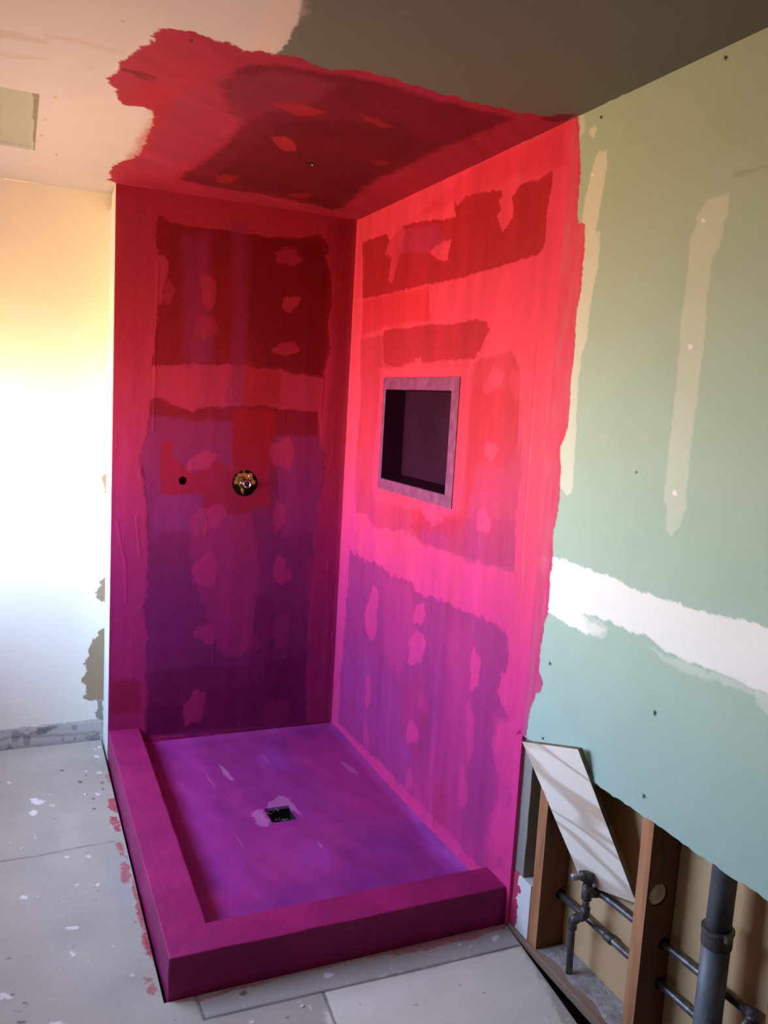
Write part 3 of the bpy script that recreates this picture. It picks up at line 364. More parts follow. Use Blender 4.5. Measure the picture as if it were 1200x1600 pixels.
FLOOR_MARKS = [
    ('board2',0.5,0.01,0.01,[(-0.646,-1.702),(-0.542,-1.703),(-0.007,-1.717),(-0.008,-1.788),(-0.043,-2.054),(-0.281,-2.372),(-0.796,-2.334)]),
    ('board3',0.45,0.004,0.008,[(-0.99,-1.612),(-0.603,-1.617),(-0.347,-1.631),(0.01,-1.598),(-0.001,-1.709),(-0.255,-1.702),(-0.646,-1.702),(-0.977,-1.697)]),
    ('stain',0.35,0.02,0.02,[(-1.286,-0.45),(-1.2,-0.477),(-1.205,-0.719),(-1.291,-0.736)]),
    ('bluegrey',0.35,0.01,0.01,[(-1.133,-0.83),(-1.102,-0.819),(-1.07,-0.872),(-1.097,-1.188),(-1.129,-1.212),(-1.142,-1.066)]),
    ('red',0.85,0.002,0.008,[(-1.099,-0.4),(-1.062,-0.389),(-1.057,-0.479),(-1.067,-0.529),(-1.098,-0.466)]),
    ('red',0.85,0.002,0.008,[(-1.101,-0.539),(-1.069,-0.549),(-1.068,-0.669),(-1.095,-0.661)]),
    ('red',0.7,0.002,0.008,[(-1.099,-0.744),(-1.076,-0.742),(-1.079,-0.804),(-1.096,-0.799)]),
    ('red',0.7,0.002,0.008,[(-1.092,-0.809),(-1.071,-0.807),(-1.074,-0.875),(-1.092,-0.886),(-1.102,-0.933),(-1.098,-1.006),(-1.073,-1.006),(-1.065,-0.904)]),
    ('red',0.8,0.002,0.006,[(-1.069,-0.956),(-1.061,-1.056),(-1.055,-1.203),(-1.059,-1.364),(-1.062,-1.408),(-1.08,-1.386),(-1.075,-1.263),(-1.078,-1.142)]),
    ('red',0.7,0.002,0.008,[(-1.075,-1.263),(-1.059,-1.394),(-1.059,-1.423),(-1.062,-1.507),(-1.067,-1.42),(-1.081,-1.392),(-1.081,-1.34)]),
    ('red',0.7,0.002,0.008,[(-1.073,-1.544),(-1.074,-1.554),(-1.079,-1.562),(-1.087,-1.555),(-1.093,-1.552),(-1.096,-1.544),(-1.097,-1.535),(-1.094,-1.527),(-1.088,-1.523),(-1.081,-1.517),(-1.076,-1.527),(-1.074,-1.536)]),
    ('red',0.6,0.002,0.008,[(-1.08,-1.501),(-1.081,-1.506),(-1.085,-1.509),(-1.09,-1.511),(-1.094,-1.505),(-1.095,-1.499),(-1.099,-1.494),(-1.097,-1.489),(-1.093,-1.485),(-1.087,-1.489),(-1.083,-1.491),(-1.079,-1.496)]),
    ('red',0.6,0.003,0.006,[(-1.052,-1.595),(-0.99,-1.612),(-0.775,-1.608),(-0.582,-1.604),(-0.331,-1.598),(-0.201,-1.601),(-0.004,-1.601),(-0.011,-1.632),(-0.224,-1.645),(-0.392,-1.637),(-0.423,-1.614),(-0.72,-1.613),(-0.852,-1.622),(-1.035,-1.622)]),
    ('red',0.5,0.002,0.008,[(-1.079,-0.181),(-1.059,-0.162),(-1.056,-0.237),(-1.074,-0.263)]),
    ('white',0.7,0.002,0.009,[(-1.322,-0.342),(-1.331,-0.352),(-1.34,-0.359),(-1.352,-0.355),(-1.363,-0.351),(-1.371,-0.339),(-1.371,-0.327),(-1.375,-0.311),(-1.364,-0.306),(-1.351,-0.309),(-1.342,-0.32),(-1.332,-0.328)]),
    ('white',0.7,0.002,0.009,[(-1.347,-0.431),(-1.349,-0.444),(-1.359,-0.443),(-1.365,-0.445),(-1.373,-0.444),(-1.379,-0.433),(-1.381,-0.42),(-1.376,-0.412),(-1.372,-0.401),(-1.364,-0.403),(-1.357,-0.41),(-1.35,-0.417)]),
    ('white',0.7,0.002,0.009,[(-1.44,-0.134),(-1.442,-0.14),(-1.445,-0.145),(-1.448,-0.147),(-1.453,-0.146),(-1.454,-0.137),(-1.457,-0.128),(-1.456,-0.121),(-1.452,-0.117),(-1.448,-0.117),(-1.444,-0.119),(-1.439,-0.123)]),
    ('white',0.7,0.002,0.009,[(-1.255,-0.791),(-1.255,-0.794),(-1.259,-0.795),(-1.263,-0.797),(-1.268,-0.795),(-1.269,-0.789),(-1.27,-0.786),(-1.269,-0.783),(-1.267,-0.779),(-1.262,-0.78),(-1.258,-0.784),(-1.254,-0.787)]),
    ('white',0.7,0.002,0.009,[(-1.182,-0.802),(-1.182,-0.806),(-1.186,-0.808),(-1.19,-0.805),(-1.195,-0.804),(-1.198,-0.8),(-1.201,-0.795),(-1.197,-0.793),(-1.193,-0.793),(-1.189,-0.791),(-1.185,-0.794),(-1.181,-0.797)]),
    ('white',0.7,0.002,0.009,[(-1.386,-0.992),(-1.389,-0.996),(-1.393,-0.997),(-1.397,-0.996),(-1.403,-0.997),(-1.407,-0.991),(-1.406,-0.985),(-1.405,-0.981),(-1.401,-0.979),(-1.397,-0.978),(-1.393,-0.982),(-1.388,-0.986)]),
    ('white',0.7,0.002,0.009,[(-1.253,-1.202),(-1.252,-1.208),(-1.259,-1.207),(-1.267,-1.206),(-1.273,-1.202),(-1.28,-1.198),(-1.286,-1.191),(-1.278,-1.19),(-1.272,-1.189),(-1.266,-1.19),(-1.257,-1.192),(-1.251,-1.198)]),
    ('white',0.7,0.002,0.009,[(-1.27,-1.327),(-1.271,-1.33),(-1.274,-1.333),(-1.278,-1.332),(-1.281,-1.33),(-1.282,-1.325),(-1.284,-1.322),(-1.284,-1.317),(-1.281,-1.315),(-1.277,-1.317),(-1.274,-1.32),(-1.27,-1.322)]),
    ('white',0.7,0.002,0.009,[(-1.439,-1.449),(-1.438,-1.458),(-1.446,-1.456),(-1.452,-1.456),(-1.458,-1.453),(-1.465,-1.447),(-1.468,-1.438),(-1.462,-1.435),(-1.459,-1.43),(-1.452,-1.431),(-1.445,-1.434),(-1.441,-1.441)]),
    ('white',0.7,0.002,0.009,[(-1.306,-1.594),(-1.313,-1.597),(-1.322,-1.595),(-1.328,-1.597),(-1.337,-1.592),(-1.345,-1.586),(-1.346,-1.58),(-1.344,-1.575),(-1.337,-1.573),(-1.328,-1.578),(-1.319,-1.58),(-1.311,-1.586)]),
    ('white',0.7,0.002,0.009,[(-1.124,-1.458),(-1.124,-1.461),(-1.127,-1.461),(-1.13,-1.461),(-1.134,-1.459),(-1.137,-1.456),(-1.137,-1.453),(-1.134,-1.453),(-1.133,-1.45),(-1.129,-1.45),(-1.125,-1.452),(-1.124,-1.456)]),
    ('white',0.7,0.002,0.009,[(-0.591,-1.652),(-0.598,-1.656),(-0.603,-1.66),(-0.612,-1.659),(-0.618,-1.654),(-0.62,-1.648),(-0.62,-1.642),(-0.621,-1.634),(-0.612,-1.633),(-0.603,-1.635),(-0.598,-1.641),(-0.593,-1.645)]),
    ('white',0.7,0.002,0.009,[(-0.052,-1.668),(-0.061,-1.671),(-0.067,-1.676),(-0.073,-1.676),(-0.078,-1.673),(-0.08,-1.667),(-0.077,-1.66),(-0.073,-1.652),(-0.065,-1.653),(-0.06,-1.654),(-0.054,-1.655),(-0.05,-1.661)]),
    ('white',0.7,0.002,0.009,[(-1.4,-0.674),(-1.4,-0.678),(-1.402,-0.68),(-1.404,-0.682),(-1.407,-0.678),(-1.409,-0.675),(-1.41,-0.671),(-1.408,-0.668),(-1.407,-0.665),(-1.404,-0.665),(-1.401,-0.665),(-1.399,-0.67)]),
    ('white',0.7,0.002,0.009,[(-1.068,0.114),(-1.07,0.109),(-1.073,0.103),(-1.08,0.104),(-1.085,0.108),(-1.091,0.113),(-1.089,0.12),(-1.087,0.125),(-1.083,0.128),(-1.077,0.133),(-1.07,0.129),(-1.07,0.12)]),
    ('white',0.7,0.002,0.009,[(-1.09,0.021),(-1.089,0.013),(-1.095,0.012),(-1.101,0.012),(-1.107,0.014),(-1.109,0.021),(-1.11,0.027),(-1.108,0.032),(-1.106,0.039),(-1.099,0.038),(-1.095,0.031),(-1.091,0.027)]),
    ('white',0.7,0.002,0.009,[(-1.088,-0.153),(-1.091,-0.157),(-1.094,-0.161),(-1.1,-0.161),(-1.106,-0.159),(-1.108,-0.152),(-1.107,-0.147),(-1.109,-0.14),(-1.104,-0.137),(-1.098,-0.137),(-1.094,-0.143),(-1.09,-0.147)]),
    ('white',0.7,0.002,0.009,[(-1.122,-0.342),(-1.122,-0.347),(-1.126,-0.351),(-1.131,-0.351),(-1.136,-0.347),(-1.137,-0.341),(-1.141,-0.336),(-1.139,-0.331),(-1.135,-0.328),(-1.13,-0.33),(-1.125,-0.333),(-1.12,-0.337)]),
    ('white',0.7,0.002,0.009,[(-1.167,-0.99),(-1.168,-0.995),(-1.171,-0.999),(-1.175,-0.998),(-1.18,-0.995),(-1.184,-0.991),(-1.182,-0.986),(-1.18,-0.981),(-1.178,-0.979),(-1.173,-0.975),(-1.169,-0.979),(-1.168,-0.986)]),
    ('white',0.7,0.002,0.009,[(-1.357,-1.002),(-1.357,-1.004),(-1.359,-1.004),(-1.36,-1.004),(-1.362,-1.004),(-1.363,-1.002),(-1.363,-1.0),(-1.362,-0.999),(-1.361,-0.998),(-1.36,-0.997),(-1.358,-0.999),(-1.357,-1.0)]),
    ('white',0.7,0.002,0.009,[(-1.229,-1.37),(-1.229,-1.371),(-1.232,-1.371),(-1.234,-1.37),(-1.236,-1.37),(-1.238,-1.369),(-1.238,-1.367),(-1.237,-1.366),(-1.235,-1.366),(-1.233,-1.366),(-1.232,-1.367),(-1.23,-1.369)]),
    ('dark',0.8,0.0015,0.003,[(-1.174,-0.214),(-1.174,-0.22),(-1.178,-0.223),(-1.183,-0.227),(-1.188,-0.22),(-1.189,-0.214),(-1.192,-0.209),(-1.191,-0.202),(-1.188,-0.197),(-1.182,-0.201),(-1.177,-0.203),(-1.174,-0.208)]),
    ('dark',0.8,0.0015,0.003,[(-1.135,-0.378),(-1.138,-0.381),(-1.14,-0.384),(-1.144,-0.383),(-1.146,-0.38),(-1.15,-0.378),(-1.151,-0.373),(-1.15,-0.368),(-1.145,-0.369),(-1.142,-0.369),(-1.139,-0.369),(-1.136,-0.373)]),
    ('dark',0.8,0.0015,0.003,[(-1.138,-0.464),(-1.14,-0.467),(-1.143,-0.469),(-1.146,-0.469),(-1.15,-0.469),(-1.152,-0.464),(-1.151,-0.46),(-1.15,-0.457),(-1.148,-0.455),(-1.145,-0.453),(-1.142,-0.457),(-1.139,-0.46)]),
    ('dark',0.8,0.0015,0.003,[(-1.239,-0.082),(-1.239,-0.087),(-1.242,-0.089),(-1.246,-0.091),(-1.249,-0.087),(-1.252,-0.083),(-1.254,-0.078),(-1.251,-0.074),(-1.248,-0.072),(-1.245,-0.072),(-1.241,-0.072),(-1.237,-0.077)]),
    ('dark',0.8,0.0015,0.003,[(-1.091,-0.245),(-1.092,-0.249),(-1.095,-0.251),(-1.098,-0.253),(-1.102,-0.25),(-1.104,-0.246),(-1.106,-0.241),(-1.103,-0.238),(-1.1,-0.236),(-1.097,-0.236),(-1.092,-0.236),(-1.089,-0.24)]),
    ('dark',0.8,0.0015,0.003,[(-1.09,-0.305),(-1.092,-0.309),(-1.095,-0.311),(-1.099,-0.313),(-1.102,-0.31),(-1.104,-0.305),(-1.103,-0.301),(-1.103,-0.297),(-1.101,-0.292),(-1.097,-0.294),(-1.093,-0.297),(-1.092,-0.301)]),
    ('dark',0.8,0.0015,0.003,[(-1.269,-1.288),(-1.269,-1.29),(-1.271,-1.29),(-1.273,-1.29),(-1.276,-1.289),(-1.276,-1.287),(-1.278,-1.285),(-1.277,-1.283),(-1.275,-1.282),(-1.273,-1.284),(-1.271,-1.285),(-1.269,-1.286)]),
    ('dark',0.8,0.0015,0.003,[(-1.438,-1.283),(-1.439,-1.285),(-1.441,-1.285),(-1.444,-1.285),(-1.447,-1.284),(-1.448,-1.282),(-1.449,-1.279),(-1.448,-1.277),(-1.446,-1.276),(-1.444,-1.277),(-1.442,-1.279),(-1.439,-1.28)]),
    ('dark',0.8,0.0015,0.003,[(-1.401,-1.488),(-1.402,-1.489),(-1.403,-1.49),(-1.406,-1.49),(-1.407,-1.488),(-1.409,-1.486),(-1.41,-1.484),(-1.411,-1.481),(-1.408,-1.482),(-1.405,-1.483),(-1.403,-1.483),(-1.402,-1.485)]),
    ('dark',0.8,0.0015,0.003,[(-1.427,-1.443),(-1.429,-1.444),(-1.431,-1.444),(-1.433,-1.444),(-1.436,-1.443),(-1.438,-1.441),(-1.438,-1.439),(-1.438,-1.436),(-1.436,-1.436),(-1.433,-1.437),(-1.431,-1.438),(-1.429,-1.44)]),
    ('dark',0.8,0.0015,0.003,[(-1.397,-1.561),(-1.4,-1.563),(-1.406,-1.561),(-1.411,-1.562),(-1.419,-1.559),(-1.422,-1.555),(-1.423,-1.552),(-1.421,-1.551),(-1.418,-1.549),(-1.411,-1.552),(-1.404,-1.555),(-1.397,-1.559)]),
    ('dark',0.8,0.0015,0.003,[(-1.041,-1.676),(-1.042,-1.677),(-1.043,-1.678),(-1.044,-1.678),(-1.046,-1.677),(-1.046,-1.676),(-1.047,-1.674),(-1.046,-1.673),(-1.045,-1.673),(-1.043,-1.673),(-1.042,-1.674),(-1.041,-1.675)]),
    ('dark',0.8,0.0015,0.003,[(-1.151,-0.159),(-1.151,-0.163),(-1.154,-0.163),(-1.156,-0.163),(-1.159,-0.162),(-1.161,-0.16),(-1.162,-0.156),(-1.159,-0.154),(-1.158,-0.152),(-1.156,-0.152),(-1.153,-0.153),(-1.152,-0.156)]),
    ('dark',0.8,0.0015,0.003,[(-1.083,-1.227),(-1.083,-1.229),(-1.085,-1.229),(-1.087,-1.229),(-1.089,-1.228),(-1.09,-1.226),(-1.09,-1.225),(-1.089,-1.223),(-1.089,-1.222),(-1.086,-1.222),(-1.085,-1.224),(-1.084,-1.225)]),
    ('dark',0.8,0.0015,0.003,[(-0.847,-1.642),(-0.851,-1.646),(-0.854,-1.648),(-0.858,-1.647),(-0.863,-1.646),(-0.867,-1.642),(-0.864,-1.636),(-0.861,-1.632),(-0.858,-1.63),(-0.853,-1.627),(-0.849,-1.631),(-0.848,-1.636)]),
    ('dark',0.8,0.0015,0.003,[(-0.766,-1.767),(-0.767,-1.769),(-0.77,-1.768),(-0.772,-1.768),(-0.774,-1.767),(-0.777,-1.766),(-0.776,-1.763),(-0.774,-1.763),(-0.773,-1.761),(-0.77,-1.762),(-0.768,-1.763),(-0.767,-1.765)]),
    ('dark',0.8,0.0015,0.003,[(-0.421,-1.839),(-0.422,-1.84),(-0.424,-1.841),(-0.427,-1.839),(-0.429,-1.839),(-0.432,-1.837),(-0.431,-1.836),(-0.429,-1.835),(-0.427,-1.836),(-0.425,-1.835),(-0.422,-1.836),(-0.421,-1.838)]),
    ('dark',0.8,0.0015,0.003,[(-0.212,-1.86),(-0.212,-1.862),(-0.214,-1.862),(-0.217,-1.861),(-0.219,-1.86),(-0.22,-1.859),(-0.222,-1.857),(-0.22,-1.856),(-0.217,-1.856),(-0.214,-1.857),(-0.212,-1.858),(-0.21,-1.859)]),
    ('dark',0.8,0.0015,0.003,[(-0.268,-1.813),(-0.27,-1.814),(-0.271,-1.814),(-0.273,-1.814),(-0.275,-1.813),(-0.276,-1.812),(-0.275,-1.811),(-0.274,-1.81),(-0.272,-1.809),(-0.27,-1.809),(-0.269,-1.81),(-0.269,-1.812)]),
]
WHITE_MARKS = [
    ('kraft',1,0.001,0.011,[(-1.044,1.233),(-1.063,1.227),(-1.068,1.21),(-1.062,1.187),(-1.064,1.158),(-1.042,1.152)]),
    ('kraft',1,0.001,0.011,[(-1.043,0.783),(-1.07,0.766),(-1.078,0.728),(-1.092,0.708),(-1.097,0.684),(-1.069,0.659),(-1.052,0.637),(-1.035,0.636)]),
    ('kraft',1,0.001,0.011,[(-1.034,0.543),(-1.067,0.518),(-1.1,0.481),(-1.122,0.446),(-1.124,0.401),(-1.138,0.372),(-1.121,0.331),(-1.148,0.291),(-1.126,0.249),(-1.131,0.21),(-1.086,0.184),(-1.029,0.188)]),
    ('dirt',0.8,0.001,0.005,[(-1.08,0.19),(-1.052,0.19),(-1.057,0.135),(-1.045,0.09),(-1.028,0.076),(-1.085,0.101),(-1.091,0.126),(-1.074,0.149)]),
    ('dirt',0.55,0.002,0.004,[(-1.515,0.086),(-1.384,0.09),(-1.223,0.091),(-1.04,0.096),(-1.039,0.09),(-1.223,0.085),(-1.384,0.084),(-1.515,0.081)]),
    ('dust',0.8,0.002,0.004,[(-1.977,0.116),(-1.515,0.086),(-1.034,0.089),(-1.032,-0.024),(-1.515,-0.012),(-1.979,0.003)]),
    ('dirt',0.5,0.003,0.006,[(-1.337,0.079),(-1.256,0.082),(-1.256,0.064),(-1.288,0.061),(-1.299,0.044),(-1.342,0.049)]),
    ('dirt',0.4,0.003,0.006,[(-1.515,0.057),(-1.331,0.048),(-1.056,0.035),(-1.056,0.023),(-1.331,0.033),(-1.515,0.039)]),
    ('ring',0.5,0.001,0.001,[(-1.095,1.454),(-1.094,1.446),(-1.102,1.438),(-1.116,1.434),(-1.126,1.442),(-1.136,1.445),(-1.143,1.452),(-1.14,1.46),(-1.13,1.466),(-1.117,1.467),(-1.102,1.469),(-1.097,1.46)]),
    ('wall',1,0.001,0.001,[(-1.1,1.453),(-1.1,1.448),(-1.106,1.443),(-1.116,1.441),(-1.123,1.446),(-1.131,1.448),(-1.136,1.452),(-1.134,1.458),(-1.126,1.462),(-1.117,1.462),(-1.106,1.463),(-1.102,1.458)]),
    ('dirt',0.25,0.001,0.002,[(-1.092,1.232),(-1.065,1.21),(-1.062,1.204),(-1.095,1.227)]),
]
PAN_MARKS = [
    ('PD',0.5,0.02,0.01,[(-0.875,0.023),(-0.799,0.001),(-0.834,-0.79),(-0.838,-1.28),(-0.874,-1.309),(-0.886,-0.82),(-0.894,0.028)]),
    ('PL',0.3,0.04,0.02,[(-0.793,-0.001),(-0.683,0.005),(-0.693,-0.46),(-0.732,-0.961),(-0.717,-1.249),(-0.802,-1.256),(-0.821,-0.841)]),
    ('PB',0.5,0.03,0.02,[(-0.383,-0.119),(-0.319,-0.211),(-0.34,-0.377),(-0.437,-0.414),(-0.461,-0.24)]),
    ('PR',0.4,0.04,0.02,[(-0.267,-0.037),(-0.033,-0.063),(-0.017,-0.473),(-0.023,-0.946),(-0.195,-0.839),(-0.26,-0.401)]),
    ('PB',0.6,0.02,0.01,[(-0.001,-0.9),(-0.014,-1.147),(0.022,-1.344),(-0.057,-1.351),(-0.076,-1.218)]),
    ('PB',0.35,0.03,0.02,[(-0.447,-0.961),(-0.38,-1.052),(-0.441,-1.184),(-0.543,-1.109)]),
    ('PW',0.5,0.003,0.008,[(-0.592,-0.726),(-0.572,-0.689),(-0.536,-0.69),(-0.538,-0.804),(-0.559,-0.828),(-0.588,-0.789)]),
    ('PW',0.45,0.004,0.012,[(-0.497,-0.624),(-0.445,-0.594),(-0.412,-0.628),(-0.41,-0.707),(-0.418,-0.796),(-0.437,-0.709),(-0.529,-0.692)]),
    ('PW',0.6,0.002,0.003,[(-0.621,-0.254),(-0.601,-0.313),(-0.588,-0.419),(-0.601,-0.427),(-0.617,-0.36)]),
    ('PW',0.35,0.002,0.003,[(-0.689,-0.338),(-0.678,-0.44),(-0.681,-0.475),(-0.691,-0.4)]),
    ('PW',0.5,0.002,0.003,[(-0.416,-0.98),(-0.406,-1.021),(-0.41,-1.038),(-0.421,-1.016)]),
    ('PW',0.35,0.003,0.004,[(-0.679,-0.839),(-0.679,-0.896),(-0.684,-0.954),(-0.687,-0.907)]),
    ('PW',0.3,0.003,0.004,[(-0.417,-0.218),(-0.402,-0.25),(-0.402,-0.332),(-0.413,-0.289)]),
    ('PW',0.3,0.003,0.006,[(-0.103,-0.38),(-0.066,-0.459),(-0.073,-0.536),(-0.099,-0.489)]),
    ('PD',0.4,0.01,0.008,[(-0.878,-1.231),(-0.712,-1.232),(-0.746,-1.282),(-0.886,-1.318)]),
]
FLOOR_JOINTS = [[(-1.475, -0.745), (-1.354, -0.746), (-1.223, -0.731)],[(-1.223, -0.731), (-1.097, -0.726)],[(-0.981, -1.563), (-0.974, -1.698)],[(-0.974, -1.698), (-0.647, -1.704), (-0.385, -1.71), (-0.005, -1.714)],[(-0.647, -1.704), (-0.658, -1.835), (-0.664, -1.943)]]

# colours of the coats
def c3(*a): return np.array(a, float)
# waterproofing membrane: on joint compound it dries light, on bare board darker; the LOW tones, used lower down, run pink to violet
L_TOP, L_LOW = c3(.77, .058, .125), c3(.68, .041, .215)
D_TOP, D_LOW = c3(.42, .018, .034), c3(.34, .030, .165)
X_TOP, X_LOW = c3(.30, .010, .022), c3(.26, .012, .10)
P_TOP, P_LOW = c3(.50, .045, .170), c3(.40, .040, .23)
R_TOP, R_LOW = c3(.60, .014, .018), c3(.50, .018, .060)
BOARD, MUD, WHITE = c3(.42, .57, .475), c3(.72, .76, .66), c3(.90, .90, .89)

def mixc(C, m, c):
    m = m[..., None] if m.ndim == 2 else m
    return C*(1-m)+c*m

def low_tone(U, V, z, lo, hi, seed):
    """share of the pinker LOW tones, in irregular vertical strokes up to about chest height"""
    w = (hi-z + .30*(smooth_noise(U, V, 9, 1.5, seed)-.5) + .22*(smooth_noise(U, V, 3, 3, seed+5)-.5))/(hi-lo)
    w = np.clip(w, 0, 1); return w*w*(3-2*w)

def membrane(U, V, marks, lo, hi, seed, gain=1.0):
    w = low_tone(U, V, V, lo, hi, seed)[..., None]
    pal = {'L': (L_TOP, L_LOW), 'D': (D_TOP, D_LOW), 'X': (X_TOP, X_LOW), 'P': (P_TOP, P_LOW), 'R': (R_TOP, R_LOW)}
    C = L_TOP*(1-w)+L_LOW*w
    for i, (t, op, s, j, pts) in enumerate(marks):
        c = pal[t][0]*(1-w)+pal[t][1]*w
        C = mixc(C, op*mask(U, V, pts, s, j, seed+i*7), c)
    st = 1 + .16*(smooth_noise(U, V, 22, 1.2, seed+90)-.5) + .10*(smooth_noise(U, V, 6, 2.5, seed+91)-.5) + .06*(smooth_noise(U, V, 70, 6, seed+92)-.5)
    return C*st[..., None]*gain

def relief(U, V, marks, keys, amount, seed):
    h = np.zeros(U.shape)
    for i, (t, op, s, j, pts) in enumerate(marks):
        if t in keys: h = h + keys[t]*op*mask(U, V, pts, max(s, .004), j, seed+i*7)
    return h*amount + .0004*(smooth_noise(U, V, 60, 14, seed+3)-.5) + .0005*(smooth_noise(U, V, 12, 9, seed+4)-.5)

def ridge(U, V, line, w, h):
    p = np.array(line, float); d2 = np.full(U.shape, 1e9)
    for a, b in zip(p, p[1:]):
        e = b-a; L = e@e+1e-12; t = np.clip(((U-a[0])*e[0]+(V-a[1])*e[1])/L, 0, 1)
        d2 = np.minimum(d2, (U-a[0]-t*e[0])**2+(V-a[1]-t*e[1])**2)
    return h*np.exp(-d2/(w*w))

def drips(U, V, seed, n, u0, u1, v0, v1):
    h = np.zeros(U.shape); r = random.Random(seed)
    for k in range(n):
        u = r.uniform(u0, u1); v = r.uniform(v0, v1); L = r.choice([.004, .01, .02, .06]); d = r.uniform(-.004, .004)
        s = (abs(U-u) < .02) & (abs(V-v) < L+.02)
        h[s] += ridge(U[s], V[s], [(u, v), (u+d, v-L)], r.uniform(.0022, .0035), r.uniform(.0006, .0016))
    return h

paint = coated('membrane_paint', rough=.42, mottle=.07, mscale=10, streak=(1.6, 1.6, .35), bump=.10, bscale=70, spec=.22)
board_m = coated('wallboard', rough=.75, mottle=.03, mscale=5, bump=.04, bscale=200, spec=.25)
plaster = coated('plaster', rough=.7, mottle=.02, mscale=4, bump=.05, bscale=40, spec=.25)

# ---------------------------------------------------------------- the shower walls
XL = -1.053                                     # left edge of the shower
VALVE = (-.4775, 1.227, .060); SPOUT = (-.755, 1.2355, .0185)
def snap_round(U, V):
    U = U.copy(); V = V.copy()
    for cx, cz, r in (VALVE, SPOUT):
        d = np.hypot(U-cx, V-cz); near = abs(d-r) < .0023
        k = np.where(near, r/np.maximum(d, 1e-6), 1); U = cx+(U-cx)*k; V = cz+(V-cz)*k
    return U, V
def back_hole(u, v):
    return (np.hypot(u-VALVE[0], v-VALVE[1]) < VALVE[2]) | (np.hypot(u-SPOUT[0], v-SPOUT[1]) < SPOUT[2])
def back_height(U, V):
    h = relief(U, V, BACK_MARKS, {'D': -.6, 'L': .5}, .0014, 300)
    for ln in ([(-.88, 2.15), (-.885, 1.85), (-.885, 1.45)], [(-.13, 1.72), (-.135, 1.52)], [(-.06, 1.55), (-.065, 1.36), (-.085, 1.28)],
               [(-.95, 1.08), (-.93, .9)], [(-1.03, 1.06), (-.99, .86), (-.985, .70)], [(-.80, .06), (-.55, .062), (-.2, .055), (-.02, .06)],
               [(-.60, .50), (-.595, .44)], [(-.645, 1.06), (-.65, .98)]):
        h = h + ridge(U, V, ln, .0035, .0016)
    h = h + drips(U, V, 5, 70, XL, 0, .1, 2.4) + drips(U, V, 6, 25, -.08, 0, .1, 2.4) + drips(U, V, 8, 25, XL, -.86, .1, 2.3)
    return h + .004*np.clip((U+.03)/.03, 0, 1)**2
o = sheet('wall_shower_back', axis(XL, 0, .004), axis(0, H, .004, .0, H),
      lambda U, V, h: np.stack([U, -h, V], -1), lambda U, V: membrane(U, V, BACK_MARKS, .75, 1.75, 11, np.array([.43, .34, .42])),  # gain puts this wall's weaker daylight into its coat colour
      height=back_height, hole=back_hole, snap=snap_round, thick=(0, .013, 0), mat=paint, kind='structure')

NI = (-1.020, -.435, 1.304, 1.681)               # niche opening: y0 y1 z0 z1
YS = -1.620                                      # shower wall board ends here
def side_colour(U, V):
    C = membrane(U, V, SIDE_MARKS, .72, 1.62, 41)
    return C
def side_height(U, V):
    h = relief(U, V, SIDE_MARKS, {'D': -.6, 'L': .5}, .0014, 500)
    for ln in ([(-1.53, 2.2), (-1.54, 1.2), (-1.56, .9)], [(-1.45, 1.75), (-1.47, 1.5)]): h = h + ridge(U, V, ln, .004, .0012)
    h = h + drips(U, V, 15, 80, YS, 0, .05, 2.4) + drips(U, V, 16, 40, YS, -1.42, .1, 2.3)
    return h + .004*np.clip((U+.03)/.03, 0, 1)**2
sheet('wall_shower_side', axis(YS, 0, .004, extra=NI[:2]), axis(0, H, .004, extra=NI[2:]),
      lambda U, V, h: np.stack([-h, U, V], -1), side_colour, height=side_height,
      hole=lambda u, v: (u > NI[0]) & (u < NI[1]) & (v > NI[2]) & (v < NI[3]), thick=(.013, 0, 0), mat=paint, kind='structure')

# green board wall beyond the shower, cut away low down
YE = -4.4; CUT = .638
def green_colour(U, V):
    C = np.zeros(U.shape+(3,))+BOARD*(1+.05*(smooth_noise(U, V, 2, 2, 9)-.5))[..., None]
    w = low_tone(U, V, V, .72, 1.62, 41)[..., None]
    pc = {'mud': MUD, 'white': WHITE, 'grey': c3(.30, .31, .29), 'hole': c3(.03, .03, .025)}
    for i, (t, op, s, j, pts) in enumerate(GREEN_MARKS[1:]): C = mixc(C, op*mask(U, V, pts, s, j, 600+i*5), pc[t])
    t, op, s, j, pts = GREEN_MARKS[0]
    pm = mask(U, V, pts, s, j, 777)
    edge = mask(U, V, pts, .020, .004, 780)      # thin last strokes let the board show through
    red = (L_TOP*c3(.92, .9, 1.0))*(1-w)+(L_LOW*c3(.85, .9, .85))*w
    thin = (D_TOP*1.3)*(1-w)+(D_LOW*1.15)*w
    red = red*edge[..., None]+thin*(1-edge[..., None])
    return mixc(C, pm*(.90+.1*smooth_noise(U, V, 60, 12, 3)), red)
def green_height(U, V):
    return relief(U, V, GREEN_MARKS, {'mud': .5, 'white': 1.4, 'paint': .6, 'hole': -2}, .0008, 650)*.8
def ragged_cut(U, V):
    Z = V*0+.5
    d = .006*(smooth_noise(U, Z, 14, 1, 71)-.5)+.005*(smooth_noise(U, Z, 60, 1, 72)-.5) + .008*np.clip((-1.7-U)/.8, -.1, 1)
    V = V+np.where(V > CUT-.001, d*np.exp(-(V-CUT)/.04), 0)
    return U, V
sheet('wall_right', axis(YE, YS, .004, -2.72, YS), axis(0, H, .004, extra=(CUT,)),
      lambda U, V, h: np.stack([-h, U, V], -1), green_colour, height=green_height,
      hole=lambda u, v: (v < CUT) & (u > -2.95), snap=ragged_cut, thick=(.0127, 0, 0), mat=board_m, kind='structure')

